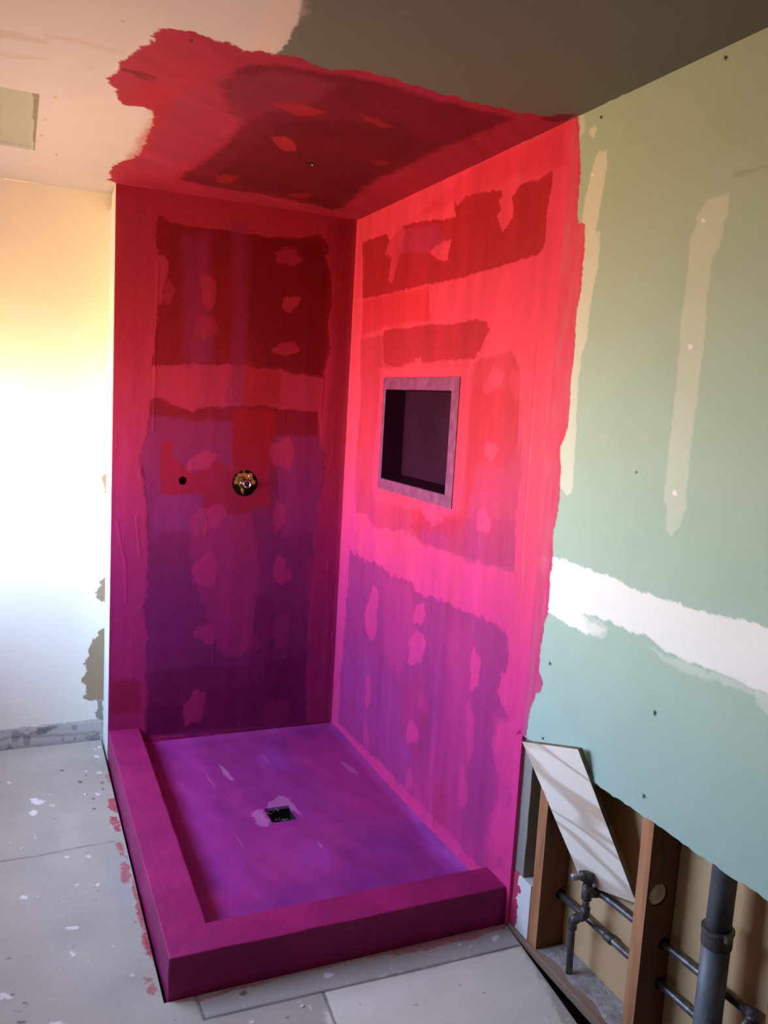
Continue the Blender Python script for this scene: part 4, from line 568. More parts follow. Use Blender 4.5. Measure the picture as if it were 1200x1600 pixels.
# ---------------------------------------------------------------- ceiling
def ceil_colour(U, V):
    pl_ = c3(.53, .53, .57)
    C = np.zeros(U.shape+(3,))+pl_*(1+.05*(smooth_noise(U, V, 3, 3, 21)-.5))[..., None]
    pc = {'board': c3(.125, .145, .135), 'tape': c3(.62, .52, .50), 'smudge': c3(.45, .37, .33), 'hole': c3(.02, .015, .01),  # board: same green board as the wall, ceiling shade put into its colour
          'paint': c3(.31, .016, .050), 'CD': c3(.14, .005, .020), 'CX': c3(.10, .002, .005), 'CR': c3(.36, .010, .018), 'CL': c3(.30, .014, .026), 'P': c3(.27, .030, .085)}  # membrane tones darkened as well, so the paint carries the ceiling's shade
    for i, (t, op, s, j, pts) in enumerate(CEIL_MARKS): C = mixc(C, op*mask(U, V, pts, s, j, 900+i*5), pc[t])
    pm = mask(U, V, [m for m in CEIL_MARKS if m[0] == 'paint'][0][4], .002, .014, 955)
    st = 1+pm*(.22*(smooth_noise(U*.8+V*.6, V*.8-U*.6, 3, 22, 77)-.5)+.14*(smooth_noise(U, V, 9, 9, 78)-.5))
    hb = (V > -.953) & (V < -.31) & (U < -1.368)
    C[hb] = c3(.36, .42, .36)
    side = (V > -.953) & (V < -.31) & (U < -1.362) & (U > -1.380+.012*np.clip((V+.95)/.6, 0, 1))
    C[side] = c3(.22, .19, .16)
    return C*st[..., None]
def ceil_height(U, V):
    h = relief(U, V, CEIL_MARKS, {'paint': .8, 'CD': -.3, 'CL': .4, 'tape': .6, 'smudge': -.8, 'hole': -3}, .0010, 910)
    hb = (V > -.945) & (V < -.312) & (U < -1.370)
    return np.where(hb, -.013, h)
sheet('ceiling', axis(WX, .12, .0045, -1.50, 0), axis(YE, .225, .0045, -2.45, .225),
      lambda U, V, h: np.stack([U, V, H-h], -1), ceil_colour, height=ceil_height, mat=plaster, kind='structure')

# ---------------------------------------------------------------- white wall behind, with torn paper facing
YB = .221
def white_colour(U, V):
    base = c3(.85, .80, .67)
    C = np.zeros(U.shape+(3,))+base*(1+.03*(smooth_noise(U, V, 3, 3, 5)-.5))[..., None]
    pc = {'kraft': c3(.34, .24, .14), 'dirt': c3(.17, .14, .12), 'dust': c3(.44, .41, .39), 'ring': c3(.50, .46, .40), 'wall': base}
    for i, (t, op, s, j, pts) in enumerate(WHITE_MARKS): C = mixc(C, op*mask(U, V, pts, s, j, 1200+i*5), pc[t])
    low = np.clip((.085-V)/.01, 0, 1)
    return C*(1-low*.35*(smooth_noise(U, V, 40, 40, 8) > .62))[..., None]
sheet('wall_back', axis(WX, .12, .004, -1.50, -.98), axis(-.09, H, .004, -.09, 1.5),
      lambda U, V, h: np.stack([U, YB-h, V], -1), white_colour,
      height=lambda U, V: relief(U, V, WHITE_MARKS, {'kraft': -1.2, 'dirt': -.8, 'dust': 2.5, 'ring': -1}, .0008, 1210), mat=plaster, kind='structure')

white = plain('white_paint', (.84, .83, .81), (.78, .77, .75), rough=.6, bump=.08)
# the narrow return between the two walls, notched at the top
bm = bmesh.new()
pts = [(.0125, -.09), (YB, -.09), (YB, 2.372), (.165, 2.372), (.150, 2.425), (.06, 2.432), (.05, H), (.0125, H)]
a = [bm.verts.new((XL, y, z)) for y, z in pts]; b = [bm.verts.new((XL+.012, y, z)) for y, z in pts]
bm.faces.new(a); bm.faces.new(b[::-1])
for i in range(len(pts)): bm.faces.new((a[i], a[(i+1) % len(pts)], b[(i+1) % len(pts)], b[i]))
mesh_obj('wall_return', bm, white, kind='structure')

# unseen sides of the room
cream = plain('unseen_wallboard', (.20, .21, .18), rough=.7, bump=.05)
bm = bmesh.new()
for lo, hi in (((WX-.12, YE, -.05), (WX, WY0, H)), ((WX-.12, WY1, -.05), (WX, YB, H)), ((WX-.12, WY0, -.05), (WX, WY1, WZ0)), ((WX-.12, WY0, WZ1), (WX, WY1, H))):
    box(bm, lo, hi)
mesh_obj('unseen_wall_left', bm, cream, kind='structure')
bm = bmesh.new(); box(bm, (WX-.12, YE-.1, -.05), (.14, YE, H+.02)); mesh_obj('unseen_wall_front', bm, cream, kind='structure')
bm = bmesh.new()
for lo, hi in (((WX-.09, WY0, WZ0), (WX-.05, WY1, WZ0+.04)), ((WX-.09, WY0, WZ1-.04), (WX-.05, WY1, WZ1)), ((WX-.09, WY0, WZ0+.04), (WX-.05, WY0+.04, WZ1-.04)), ((WX-.09, WY1-.04, WZ0+.04), (WX-.05, WY1, WZ1-.04))):
    box(bm, lo, hi)
mesh_obj('window_1', bm, white, kind='structure')

# ---------------------------------------------------------------- floor boards
def edge_x(y): return .004 - .11*np.clip(-1.60-y, 0, 1.2)
def floor_colour(U, V):
    n = smooth_noise(U, V, 2.2, 2.2, 31)*.6+smooth_noise(U, V, 7, 7, 32)*.4
    C = c3(.40, .365, .305)*(1-.0*n[..., None]) + (n[..., None]-.5)*c3(.10, .09, .07)
    fine = smooth_noise(U, V, 150, 150, 33)
    C = C*(1+.06*(fine-.5))[..., None]
    pc = {'board2': c3(.88, .84, .70), 'board3': c3(.40, .40, .41), 'stain': c3(.56, .50, .44), 'bluegrey': c3(.30, .34, .36), 'red': c3(.40, .025, .055),
          'white': c3(.80, .79, .78), 'dark': c3(.10, .08, .07)}
    for i, (t, op, s, j, pts) in enumerate(FLOOR_MARKS):
        m = op*mask(U, V, pts, s, j, 1500+i*5)
        if t in ('red', 'bluegrey', 'stain'): m = m*((.62 if t == 'red' else .35)+.8*smooth_noise(U, V, 90, 90, 1400+i)).clip(0, 1)
        C = mixc(C, m, pc[t])
    sp = smooth_noise(U, V, 95, 95, 40)*smooth_noise(U, V, 14, 14, 41)
    C = mixc(C, np.clip((sp-.80)*14, 0, .6), c3(.78, .77, .76))
    sp = smooth_noise(U, V, 110, 110, 42)*smooth_noise(U, V, 9, 9, 43)
    C = mixc(C, np.clip((sp-.83)*14, 0, .6), c3(.15, .12, .11))
    for k, j in enumerate(FLOOR_JOINTS):
        w = [.0022, .0016, .003, .004, .003][k]
        C = mixc(C, np.clip(ridge(U, V, j, w, 1.0)*1.2, 0, .9), c3(.13, .11, .10))
    return C
def floor_height(U, V):
    h = .0003*(smooth_noise(U, V, 50, 50, 51)-.5)
    for k, j in enumerate(FLOOR_JOINTS): h = h-ridge(U, V, j, .0035, .0025)
    for t, op, s, j, pts in FLOOR_MARKS:
        if t == 'white': h = h+.0012*mask(U, V, pts, s, j, 1500)
    return h
def floor_place(U, V, h):
    X = np.where(U > -.3, -.3+(U+.3)/.3*(edge_x(V)+.3), U)
    return np.stack([X, V, h], -1)
floor_m = coated('cement_board', rough=.8, mottle=.05, mscale=7, bump=.12, bscale=220, spec=.25)
sheet('floor', axis(WX, 0, .0045, -1.52, 0, extra=(-1.064,)), axis(YE, .200, .0045, -2.80, .200, extra=(-1.606,)),
      floor_place, floor_colour, height=floor_height, hole=lambda u, v: (u > -1.064) & (v > -1.606), thick=(0, 0, -.014), mat=floor_m, kind='structure')
dark_wood = plain('old_subfloor', (.035, .026, .02), (.06, .045, .035), rough=.9)
bm = bmesh.new(); box(bm, (WX-.1, YE, -.09), (.14, YB+.01, -.055)); mesh_obj('subfloor', bm, dark_wood, kind='structure')

# ---------------------------------------------------------------- inside the open wall
sheath_m = plain('fibre_sheathing', (.58, .35, .165), (.74, .50, .26), scale=3, rough=.85, bump=.2, bscale=120, stretch=(1, 1, .35), lo=.3, hi=.7)
bm = bmesh.new(); box(bm, (.110, YE, -.09), (.125, YB+.01, H)); mesh_obj('wall_sheathing', bm, sheath_m, kind='structure')

brown = plain('old_brown_lumber', (.105, .036, .014), (.20, .075, .030), scale=24, rough=.7, bump=.5, bscale=50, stretch=(1, 1, .08), lo=.3, hi=.7)
brown_face = plain('pale_lumber_face', (.30, .11, .040), (.60, .26, .11), scale=30, rough=.75, bump=.5, bscale=60, stretch=(1, 1, .08), lo=.3, hi=.7)  # paler brown for the stud faces towards the room
grey_wood = plain('grey_lumber', (.22, .19, .16), (.30, .265, .22), scale=9, rough=.8, stretch=(1, 1, .12))

def lumber(bm, lo, hi, seed):
    box(bm, lo, hi)
    bmesh.ops.subdivide_edges(bm, edges=[e for e in bm.edges if abs(e.verts[0].co.z-e.verts[1].co.z) > .1], cuts=14, use_grid_fill=True)
    r = random.Random(seed)
    for v in bm.verts: v.co.x += r.uniform(-.0006, .0006); v.co.y += r.uniform(-.0008, .0008)

def stud(label, y0, y1, z0, z1, mside, mface, cuts=(), seed=1, x0=.0130, x1=.109):
    bm = bmesh.new(); lumber(bm, (x0, y0, z0), (x1, y1, z1), seed)
    o = mesh_obj('wall_stud', bm, mside, label=label, category='wall stud')
    if mface is not mside:
        o.data.materials.append(mface)
    if cuts: bored(o, cuts)
    if mface is not mside:
        if len(o.data.materials) < 2: o.data.materials.append(mface)
        for p in o.data.polygons:
            if p.normal.x < -.8 and abs(p.center.x-x0) < .004: p.material_index = 1
    return o
UP = lambda y: (.0865, y, .2865+(-1.92-y)*.042)        # upper water pipe along the wall
LO = lambda y: (.0865, y, .1775+(-1.76-y)*.025)        # lower water pipe
stud('grey-beige wall stud right at the edge of the pink shower wall', -1.668, -1.600, .192, 1.2, grey_wood, grey_wood, seed=1)
stud('brown wall stud behind the left edge of the leaning plywood offcut', -1.761, -1.719, .0115, 1.2, brown, brown_face,
     cuts=[(LO(-1.65), LO(-1.85), .016)], seed=2)
s3 = stud('brown wall stud with a round plugged hole, between plywood and grey drain pipe', -2.190, -2.150, .0115, 1.2, brown, brown_face,
     cuts=[(UP(-2.10), UP(-2.25), .017), (LO(-2.10), LO(-2.25), .017), ((.0515, -2.15+.03, .438), (.0515, -2.25, .438), .0305)], seed=3)
stud('brown wall stud past the grey drain pipe, cropped by the photo edge', -2.602, -2.562, .0115, 1.2, brown, brown_face, seed=4)
# plugged hole in the middle stud
plug_m = plain('pale_foam_plug', (.40, .29, .18), (.70, .62, .50), scale=45, rough=.9, bump=.5, bscale=80)
bm = bmesh.new(); tube(bm, [(.0515, -2.155, .438), (.0515, -2.182, .438), (.0515, -2.1865, .438)], [.0302, .0302, .026], 28)
adopt(s3, mesh_obj('hole_plug', bm, plug_m, smooth=False, label='pale rough plug filling the round hole'))

# paint-smeared block at the foot of the first stud
blk = bpy.data.materials.new('white_block_paint'); blk.use_nodes = True; t = blk.node_tree; b = t.nodes['Principled BSDF']
tc = t.nodes.new('ShaderNodeTexCoord'); sp = t.nodes.new('ShaderNodeSeparateXYZ'); n = t.nodes.new('ShaderNodeTexNoise'); n.inputs['Scale'].default_value = 38
ad = t.nodes.new('ShaderNodeMath'); ad.operation = 'MULTIPLY_ADD'; ad.inputs[1].default_value = .10; cr_ = t.nodes.new('ShaderNodeValToRGB')
cr_.color_ramp.interpolation = 'CONSTANT'; cr_.color_ramp.elements[0].color = (.70, .66, .62, 1); cr_.color_ramp.elements[1].color = (.50, .03, .10, 1); cr_.color_ramp.elements[1].position = .5
mp2 = t.nodes.new('ShaderNodeMapRange'); mp2.inputs['From Min'].default_value = -1.655; mp2.inputs['From Max'].default_value = -1.55
t.links.new(tc.outputs['Object'], sp.inputs[0]); t.links.new(tc.outputs['Object'], n.inputs['Vector']); t.links.new(n.outputs['Fac'], ad.inputs[0]); t.links.new(sp.outputs['Y'], ad.inputs[2])
t.links.new(ad.outputs[0], mp2.inputs['Value']); t.links.new(mp2.outputs[0], cr_.inputs[0]); t.links.new(cr_.outputs[0], b.inputs['Base Color']); b.inputs['Roughness'].default_value = .7
bm = bmesh.new(); box(bm, (.010, -1.717, .0125), (.100, -1.606, .190))
mesh_obj('lumber_block', bm, blk, bevel=.002, label='short white lumber block with pink paint smears at the shower corner', category='wood block')

# bottom plate with dust
plate_m = plain('plate_lumber', (.20, .115, .07), (.34, .22, .15), scale=14, rough=.85, bump=.4, bscale=50, stretch=(1, .15, 1))
bm = bmesh.new(); box(bm, (.004, -3.0, -.016), (.1095, -1.60, .011))
mesh_obj('bottom_plate', bm, plate_m, bevel=.002, label='brown bottom plate lying under the open studs beside the floor edge', category='wall plate')
dust_m = plain('plaster_dust', (.24, .22, .20), (.46, .44, .42), scale=45, rough=.95, bump=.8, bscale=160, lo=.3, hi=.75)
bm = bmesh.new()
r = random.Random(4)
def dust_patch(bm, y0, y1):
    n, m_ = int(abs(y1-y0)/.006), 13; g = []
    for i in range(n+1):
        row = []
        for k in range(m_+1):
            f = k/m_; y = y0+(y1-y0)*i/n; x = .030+.008*math.sin(y*40)+(.1085-.030-.008*math.sin(y*40))*f
            edge = min(1, k/2, i/2, (n-i)/2)
            row.append(bm.verts.new((x, y, .0105+edge*(.002+.005*f*f+r.uniform(0, .0022)))))
        g.append(row)
    for i in range(n):
        for k in range(m_): bm.faces.new((g[i][k], g[i+1][k], g[i+1][k+1], g[i][k+1]))
dust_patch(bm, -1.765, -2.147); dust_patch(bm, -2.194, -2.558)
mesh_obj('plaster_dust', bm, dust_m, smooth=True, kind='stuff', label='grey plaster dust and grit lying on the bottom plate between the studs', category='dust')

# ---------------------------------------------------------------- pipes
steel = plain('old_galvanised_steel', (.085, .075, .075), (.20, .18, .175), scale=40, rough=.42, metal=.6, bump=.3, bscale=120)
steel_dark = plain('dark_fitting', (.05, .042, .040), (.13, .115, .11), scale=60, rough=.5, metal=.5, bump=.4, bscale=120)
up_ = empty('water_pipe', (.084, -1.92, .2865), label='upper grey water pipe running from the tee through the middle stud', category='pipe')
bm = bmesh.new(); tube(bm, bend([(.047, -1.928, .293), (.083, -1.945, .289), UP(-2.02), UP(-2.25), UP(-2.44), (.082, -2.478, .316), (.03, -2.500, .312)], .02), .0105)
pipe = mesh_obj('pipe_run', bm, steel, smooth=True)
bm = bmesh.new(); tube(bm, bend([UP(-2.455), (.082, -2.486, .316), (.055, -2.494, .314)], .014), .0145); el = mesh_obj('pipe_elbow', bm, steel_dark, smooth=True)
adopt(up_, pipe, el)
lo_ = empty('water_pipe', (.084, -1.74, .1775), label='lower grey water pipe crossing behind the bent riser, low in the wall', category='pipe')
bm = bmesh.new(); tube(bm, [LO(-1.70), LO(-1.9), LO(-2.2), LO(-2.9)], .0105); pipe = mesh_obj('pipe_run', bm, steel, smooth=True)
bm = bmesh.new(); tube(bm, [LO(-1.975), LO(-1.978), LO(-2.006), LO(-2.009)], [.0105, .0138, .0138, .0105]); cpl = mesh_obj('pipe_coupling', bm, steel_dark, smooth=True)
adopt(lo_, pipe, cpl)
ri = empty('riser_pipe', (.045, -1.885, .011), label='bent vertical riser pipe with elbow and open stub, below the plywood', category='pipe')
T = Vector((.045, -1.930, .300))
bm = bmesh.new(); tube(bm, bend([(.045, -1.885, .012), (.045, -1.880, .172), (.045, -1.930, .222), (.045, -1.930, .33)], .03), .0100); rp = mesh_obj('riser', bm, steel, smooth=True)
bm = bmesh.new(); tube(bm, bend([(.045, -1.881, .150), (.045, -1.880, .175), (.045, -1.898, .193)], .02), .0135); e1 = mesh_obj('pipe_elbow', bm, steel_dark, smooth=True)
bm = bmesh.new(); tube(bm, bend([(.045, -1.916, .208), (.045, -1.930, .222), (.045, -1.930, .247)], .02), .0135); e2 = mesh_obj('pipe_elbow', bm, steel_dark, smooth=True)
bm = bmesh.new(); tube(bm, [(.045, -1.930, .270), (.045, -1.930, .272), (.045, -1.930, .312), (.045, -1.930, .314)], [.011, .0148, .0148, .011])
tube(bm, [(.045, -1.930, .293), (.072, -1.941, .291), (.073, -1.9415, .291)], [.014, .014, .011]); te = mesh_obj('pipe_tee', bm, steel_dark, smooth=True)
bm = bmesh.new(); tube(bm, bend([(.045, -1.930, .320), (.045, -1.930, .344), (.021, -1.927, .344)], .020), .0145); e3 = mesh_obj('pipe_elbow', bm, steel_dark, smooth=True)
bm = bmesh.new()
tube(bm, [(.030, -1.9275, .344), (-.008, -1.923, .343)], .0098, caps=False); tube(bm, [(-.008, -1.923, .343), (.02, -1.926, .343)], .0068, caps=False)
n_ = len(bm.verts)
vs = list(bm.verts); ra = vs[20:40]; rb = vs[40:60]
for k in range(20):
    try: bm.faces.new((ra[k], ra[(k+1) % 20], rb[(k+1) % 20], rb[k]))
    except ValueError: pass
sb = mesh_obj('stub_end', bm, plain('worn_steel', (.22, .20, .19), (.40, .38, .36), scale=50, rough=.4, metal=.6), smooth=True)
adopt(ri, rp, e1, e2, te, e3, sb)

dr = empty('drain_pipe', (.0405, -2.392, .0125), label='thick grey vertical drain pipe with a dark rubber coupling near its top', category='pipe')
vent_m = plain('grey_pipe', (.085, .095, .105), (.19, .205, .215), scale=16, rough=.55, metal=.25, bump=.25, bscale=90, stretch=(1, 1, .4))
bm = bmesh.new(); tube(bm, [(.0405, -2.392, .0125), (.0405, -2.391, .455)], .0315, 32); lower = mesh_obj('lower_pipe', bm, vent_m, smooth=True)
bm = bmesh.new(); tube(bm, [(.0405, -2.391, .455), (.047, -2.389, 1.1)], .0285, 32); upper = mesh_obj('upper_pipe', bm, vent_m, smooth=True)
bm = bmesh.new(); tube(bm, [(.0405, -2.391, .438), (.0405, -2.391, .440), (.0405, -2.391, .478), (.0405, -2.391, .480)], [.0320, .0345, .0345, .0290], 32)
coup = mesh_obj('coupling', bm, plain('rubber_coupling', (.045, .040, .040), (.09, .08, .08), scale=30, rough=.7), smooth=False, label='dark rubber sleeve')
bm = bmesh.new(); tube(bm, [(.0405, -2.391, .474), (.0405, -2.391, .475), (.0405, -2.391, .482), (.0405, -2.391, .483)], [.0350, .0368, .0368, .0350], 32)
box(bm, (.024, -2.434, .470), (.042, -2.424, .487))
clamp = mesh_obj('hose_clamp', bm, steel); adopt(dr, lower, upper, coup, clamp)

# ---------------------------------------------------------------- leaning plywood offcut
ply = bpy.data.materials.new('plywood_face'); ply.use_nodes = True; t = ply.node_tree; b = t.nodes['Principled BSDF']
tc = t.nodes.new('ShaderNodeTexCoord'); mp = t.nodes.new('ShaderNodeMapping'); mp.inputs['Rotation'].default_value = (-.25, 0, 0); mp.inputs['Scale'].default_value = (.6, .22, 1.9)
ns = t.nodes.new('ShaderNodeTexNoise'); ns.inputs['Scale'].default_value = 3.4; ns.inputs['Detail'].default_value = 1.5; ns.inputs['Distortion'].default_value = .1
wv = t.nodes.new('ShaderNodeMath'); wv.operation = 'MULTIPLY'; wv.inputs[1].default_value = 52
si = t.nodes.new('ShaderNodeMath'); si.operation = 'SINE'; cr_ = t.nodes.new('ShaderNodeValToRGB')
cr_.color_ramp.elements[0].position = .35; cr_.color_ramp.elements[0].color = (.95, .85, .70, 1); cr_.color_ramp.elements[1].position = 1.0; cr_.color_ramp.elements[1].color = (.66, .51, .37, 1)
for a_, b_ in ((tc.outputs['Object'], mp.inputs[0]), (mp.outputs[0], ns.inputs['Vector']), (ns.outputs['Fac'], wv.inputs[0]), (wv.outputs[0], si.inputs[0]), (si.outputs[0], cr_.inputs[0]), (cr_.outputs[0], b.inputs['Base Color'])):
    t.links.new(a_, b_)
b.inputs['Roughness'].default_value = .65
ply_edge = plain('plywood_edge', (.10, .075, .045), (.24, .19, .12), scale=30, rough=.8)
Q = [Vector(p) for p in ((-.030, -1.665, .6364), (-.034, -1.9325, .7250), (.0700, -2.0972, .3550), (.0700, -1.8790, .2830))]
nrm = (Q[1]-Q[0]).cross(Q[3]-Q[0]).normalized(); nrm = nrm if nrm.x > 0 else -nrm
bm = bmesh.new(); N = 10
def quad_pt(s, t_): return (Q[0]*(1-s)+Q[1]*s)*(1-t_)+(Q[3]*(1-s)+Q[2]*s)*t_
layers = 5; T_ = .014
bands = []
for L_ in range(layers+1):
    off = nrm*(T_*L_/layers); ring = []
    for i in range(N): ring.append((i/N, 0))
    for i in range(N): ring.append((1, i/N))
    for i in range(N): ring.append((1-i/N, 1))
    for i in range(N): ring.append((0, 1-i/N))
    bands.append([bm.verts.new(quad_pt(s, t_)+off+(Q[1]-Q[0]).normalized()*random.uniform(-.0007, .0007)) for s, t_ in ring])
front = bm.faces.new(bands[0]); back = bm.faces.new(bands[-1])
for A, B in zip(bands, bands[1:]):
    for k in range(len(A)): bm.faces.new((A[k], A[(k+1) % len(A)], B[(k+1) % len(A)], B[k]))
pk = mesh_obj('plywood_offcut', bm, ply, label='pale plywood offcut leaning against the cut green board beside the shower', category='board')
pk.data.materials.append(ply_edge)
for p in pk.data.polygons:
    if len(p.vertices) == 4: p.material_index = 1
    p.use_smooth = False

# ---------------------------------------------------------------- shower base: curb, sloped pan, drain
base = empty('shower_pan', (-.53, -.8, 0), label='magenta-coated shower pan with a raised curb and small square drain', category='shower pan')
curb_m = plain('curb_membrane', (.25, .011, .095), (.33, .015, .12), scale=7, rough=.52, bump=.5, bscale=45, spec=.2, lo=.35, hi=.65)
bm = bmesh.new(); CH = .124
out = [(XL+.001, -.0005), (-1.0545, -.8), (-1.0535, -1.6035), (-.5, -1.6030), (-.0005, -1.6010), (-.0005, -1.4790), (-.5, -1.4775), (-.9275, -1.4775), (-.9240, -.8), (-.9195, -.0005)]
lev = [-.02, .03, .08, CH]
rings = [[bm.verts.new((x, y, z)) for x, y in out] for z in lev]
bm.faces.new(rings[0][::-1])
A, B = rings[-1], None
bm.faces.new((A[0], A[1], A[8], A[9])); bm.faces.new((A[1], A[2], A[7], A[8])); bm.faces.new((A[2], A[3], A[6], A[7])); bm.faces.new((A[3], A[4], A[5], A[6]))
for A, B in zip(rings, rings[1:]):
    for k in range(10): bm.faces.new((A[k], A[(k+1) % 10], B[(k+1) % 10], B[k]))
bmesh.ops.subdivide_edges(bm, edges=[e for e in bm.edges if e.calc_length() > .2], cuts=12, use_grid_fill=True)
for v in bm.verts:
    if v.co.x < -.01 and v.co.y < -.01:
        v.co += Vector((math.sin(v.co.y*31+v.co.z*60), math.sin(v.co.x*27), math.sin(v.co.x*19+v.co.y*23)))*.0009
curb = mesh_obj('curb', bm, curb_m, bevel=.0045)
DR = (-.532, -.430, -.800, -.684)
def pan_colour(U, V):
    n = smooth_noise(U, V, 5, 5, 61)*.6+smooth_noise(U, V, 14, 11, 62)*.4
    C = c3(.26, .028, .19)+(n[..., None]-.5)*c3(.14, .012, .02)
    pc = {'PD': c3(.32, .018, .16), 'PL': c3(.46, .045, .36), 'PB': c3(.33, .055, .36), 'PR': c3(.44, .022, .17), 'PW': c3(.50, .20, .42)}
    for i, (t, op, s, j, pts) in enumerate(PAN_MARKS): C = mixc(C, op*mask(U, V, pts, s, j, 1800+i*5), pc[t])
    st = 1+.18*(smooth_noise(U*.9+V*.3, V*.9-U*.3, 30, 4, 63)-.5)
    return C*st[..., None]
def pan_height(U, V):
    d = np.minimum.reduce([U+.925, -U, -V, V+1.478])
    return .034-.020*np.clip(1-np.hypot(U+.481, V+.742)/.75, 0, 1) + .016*np.clip((.035-d)/.035, 0, 1)**2 + .0008*(smooth_noise(U, V, 9, 9, 64)-.5)
pan_m = coated('pan_membrane', rough=.42, mottle=.10, mscale=9, bump=.15, bscale=60, spec=.22)
pan = sheet('pan_floor', axis(-.932, -.0005, .004, extra=DR[:2]), axis(-1.484, -.0005, .004, extra=DR[2:]), lambda U, V, h: np.stack([U, V, h], -1), pan_colour,
      height=pan_height, hole=lambda u, v: (u > DR[0]) & (u < DR[1]) & (v > DR[2]) & (v < DR[3]), thick=(0, 0, -.012), mat=pan_m)
black = plain('black_plastic', (.010, .008, .012), (.02, .015, .02), rough=.45)
bm = bmesh.new()
x0, x1, y0, y1 = DR[0]-.004, DR[1]+.004, DR[2]-.004, DR[3]+.004
for lo, hi in (((x0-.004, y0, -.045), (x0, y1, .010)), ((x1, y0, -.045), (x1+.004, y1, .010)), ((x0, y0-.004, -.045), (x1, y0, .010)), ((x0, y1, -.045), (x1, y1+.004, .010)), ((x0, y0, -.050), (x1, y1, -.045))):
    box(bm, lo, hi)
drain = mesh_obj('drain', bm, black, label='black square drain opening with paint-stained scraps inside')
bm = bmesh.new()
rr = random.Random(12)
for k in range(9):                                # curled scraps of paint film inside the drain
    cx, cy = rr.uniform(DR[0]+.01, DR[1]-.01), rr.uniform(DR[2]+.01, DR[2]+.05) if k < 7 else rr.uniform(DR[3]-.03, DR[3]-.01)
    a0 = rr.uniform(0, 6.28); pts = []
    for i in range(7):
        a_ = a0+i*.45; pts.append(Vector((cx+.012*math.cos(a_), cy+.010*math.sin(a_), .002+.004*math.sin(i))))
    for p, q in zip(pts, pts[1:]):
        w = Vector((0, 0, .005)); vs = [bm.verts.new(x) for x in (p, q, q+w, p+w)]; bm.faces.new(vs)
        vs2 = [bm.verts.new(x+Vector((.0012, .0012, 0))) for x in (p, q, q+w, p+w)]; bm.faces.new(vs2[::-1])
scrap = mesh_obj('film_scraps', bm, plain('scrap_film', (.10, .03, .06), (.50, .36, .38), scale=60, rough=.6), kind='stuff')
bm = bmesh.new(); tube(bm, [(-.481, -.742, -.0445), (-.481, -.742, -.040), (-.481, -.742, -.040), (-.481, -.742, -.0442)], [.036, .036, .030, .030], 28, caps=False)
ringo = mesh_obj('drain_ring', bm, steel_dark, smooth=False)
adopt(base, curb, pan, drain)
for o in (scrap, ringo): adopt(base, o)
scrap.parent = drain; ringo.parent = drain
for o in (scrap, ringo): o.matrix_parent_inverse = Matrix.Identity(4)
drain.matrix_parent_inverse = Matrix.Translation(base.location).inverted()

# ---------------------------------------------------------------- recessed niche
ni = empty('shower_niche', (.0, -.727, 1.261), label='recessed black niche with a lilac-smeared flange set in the red wall', category='niche')
flange_m = plain('smeared_flange', (.19, .028, .10), (.33, .065, .19), scale=26, rough=.5, bump=.3, bscale=70, lo=.3, hi=.7)
bm = bmesh.new()
OY0, OY1, OZ0, OZ1 = -1.073, -.409, 1.261, 1.729; t0 = -.0045
oc = [(OY0, OZ0), (OY1, OZ0), (OY1, OZ1), (OY0, OZ1)]; ic = [(NI[0]+.001, NI[2]+.001), (NI[1]-.001, NI[2]+.001), (NI[1]-.001, NI[3]-.001), (NI[0]+.001, NI[3]-.001)]
fo = [bm.verts.new((t0, y, z)) for y, z in oc]; fi = [bm.verts.new((t0, y, z)) for y, z in ic]
bo = [bm.verts.new((-.0008, y, z)) for y, z in oc]; bi = [bm.verts.new((-.0008, y, z)) for y, z in ic]
for k in range(4):
    j = (k+1) % 4
    bm.faces.new((fo[k], fo[j], fi[j], fi[k])); bm.faces.new((fo[k], fo[j], bo[j], bo[k])); bm.faces.new((fi[k], fi[j], bi[j], bi[k])); bm.faces.new((bo[k], bo[j], bi[j], bi[k]))
fl = mesh_obj('flange', bm, flange_m, bevel=.0012)
bm = bmesh.new(); y0, y1, z0, z1 = NI[0]+.001, NI[1]-.001, NI[2]+.001, NI[3]-.001; w = .003; dp = .088
for lo, hi in (((-.003, y0, z0), (dp, y0+w, z1)), ((-.003, y1-w, z0), (dp, y1, z1)), ((-.003, y0+w, z0), (dp, y1-w, z0+w)), ((-.003, y0+w, z1-w), (dp, y1-w, z1)), ((dp, y0, z0), (dp+.004, y1, z1))):
    box(bm, lo, hi)
ib = mesh_obj('niche_box', bm, plain('black_abs', (.030, .004, .018), (.040, .006, .024), scale=6, rough=.6, spec=.08), label='black plastic box with sloped sill')
bm = bmesh.new()
vs = [bm.verts.new(p) for p in ((.0, y0+w, z0+w), (.0, y1-w, z0+w), (dp, y1-w, z0+w+.014), (dp, y0+w, z0+w+.014), (dp, y1-w, z0+w), (dp, y0+w, z0+w))]
bm.faces.new((vs[0], vs[1], vs[2], vs[3])); bm.faces.new((vs[1], vs[4], vs[2])); bm.faces.new((vs[0], vs[3], vs[5])); bm.faces.new((vs[3], vs[2], vs[4], vs[5]))
sl = mesh_obj('niche_sill', bm, ib.data.materials[0]); adopt(ni, fl, ib, sl)

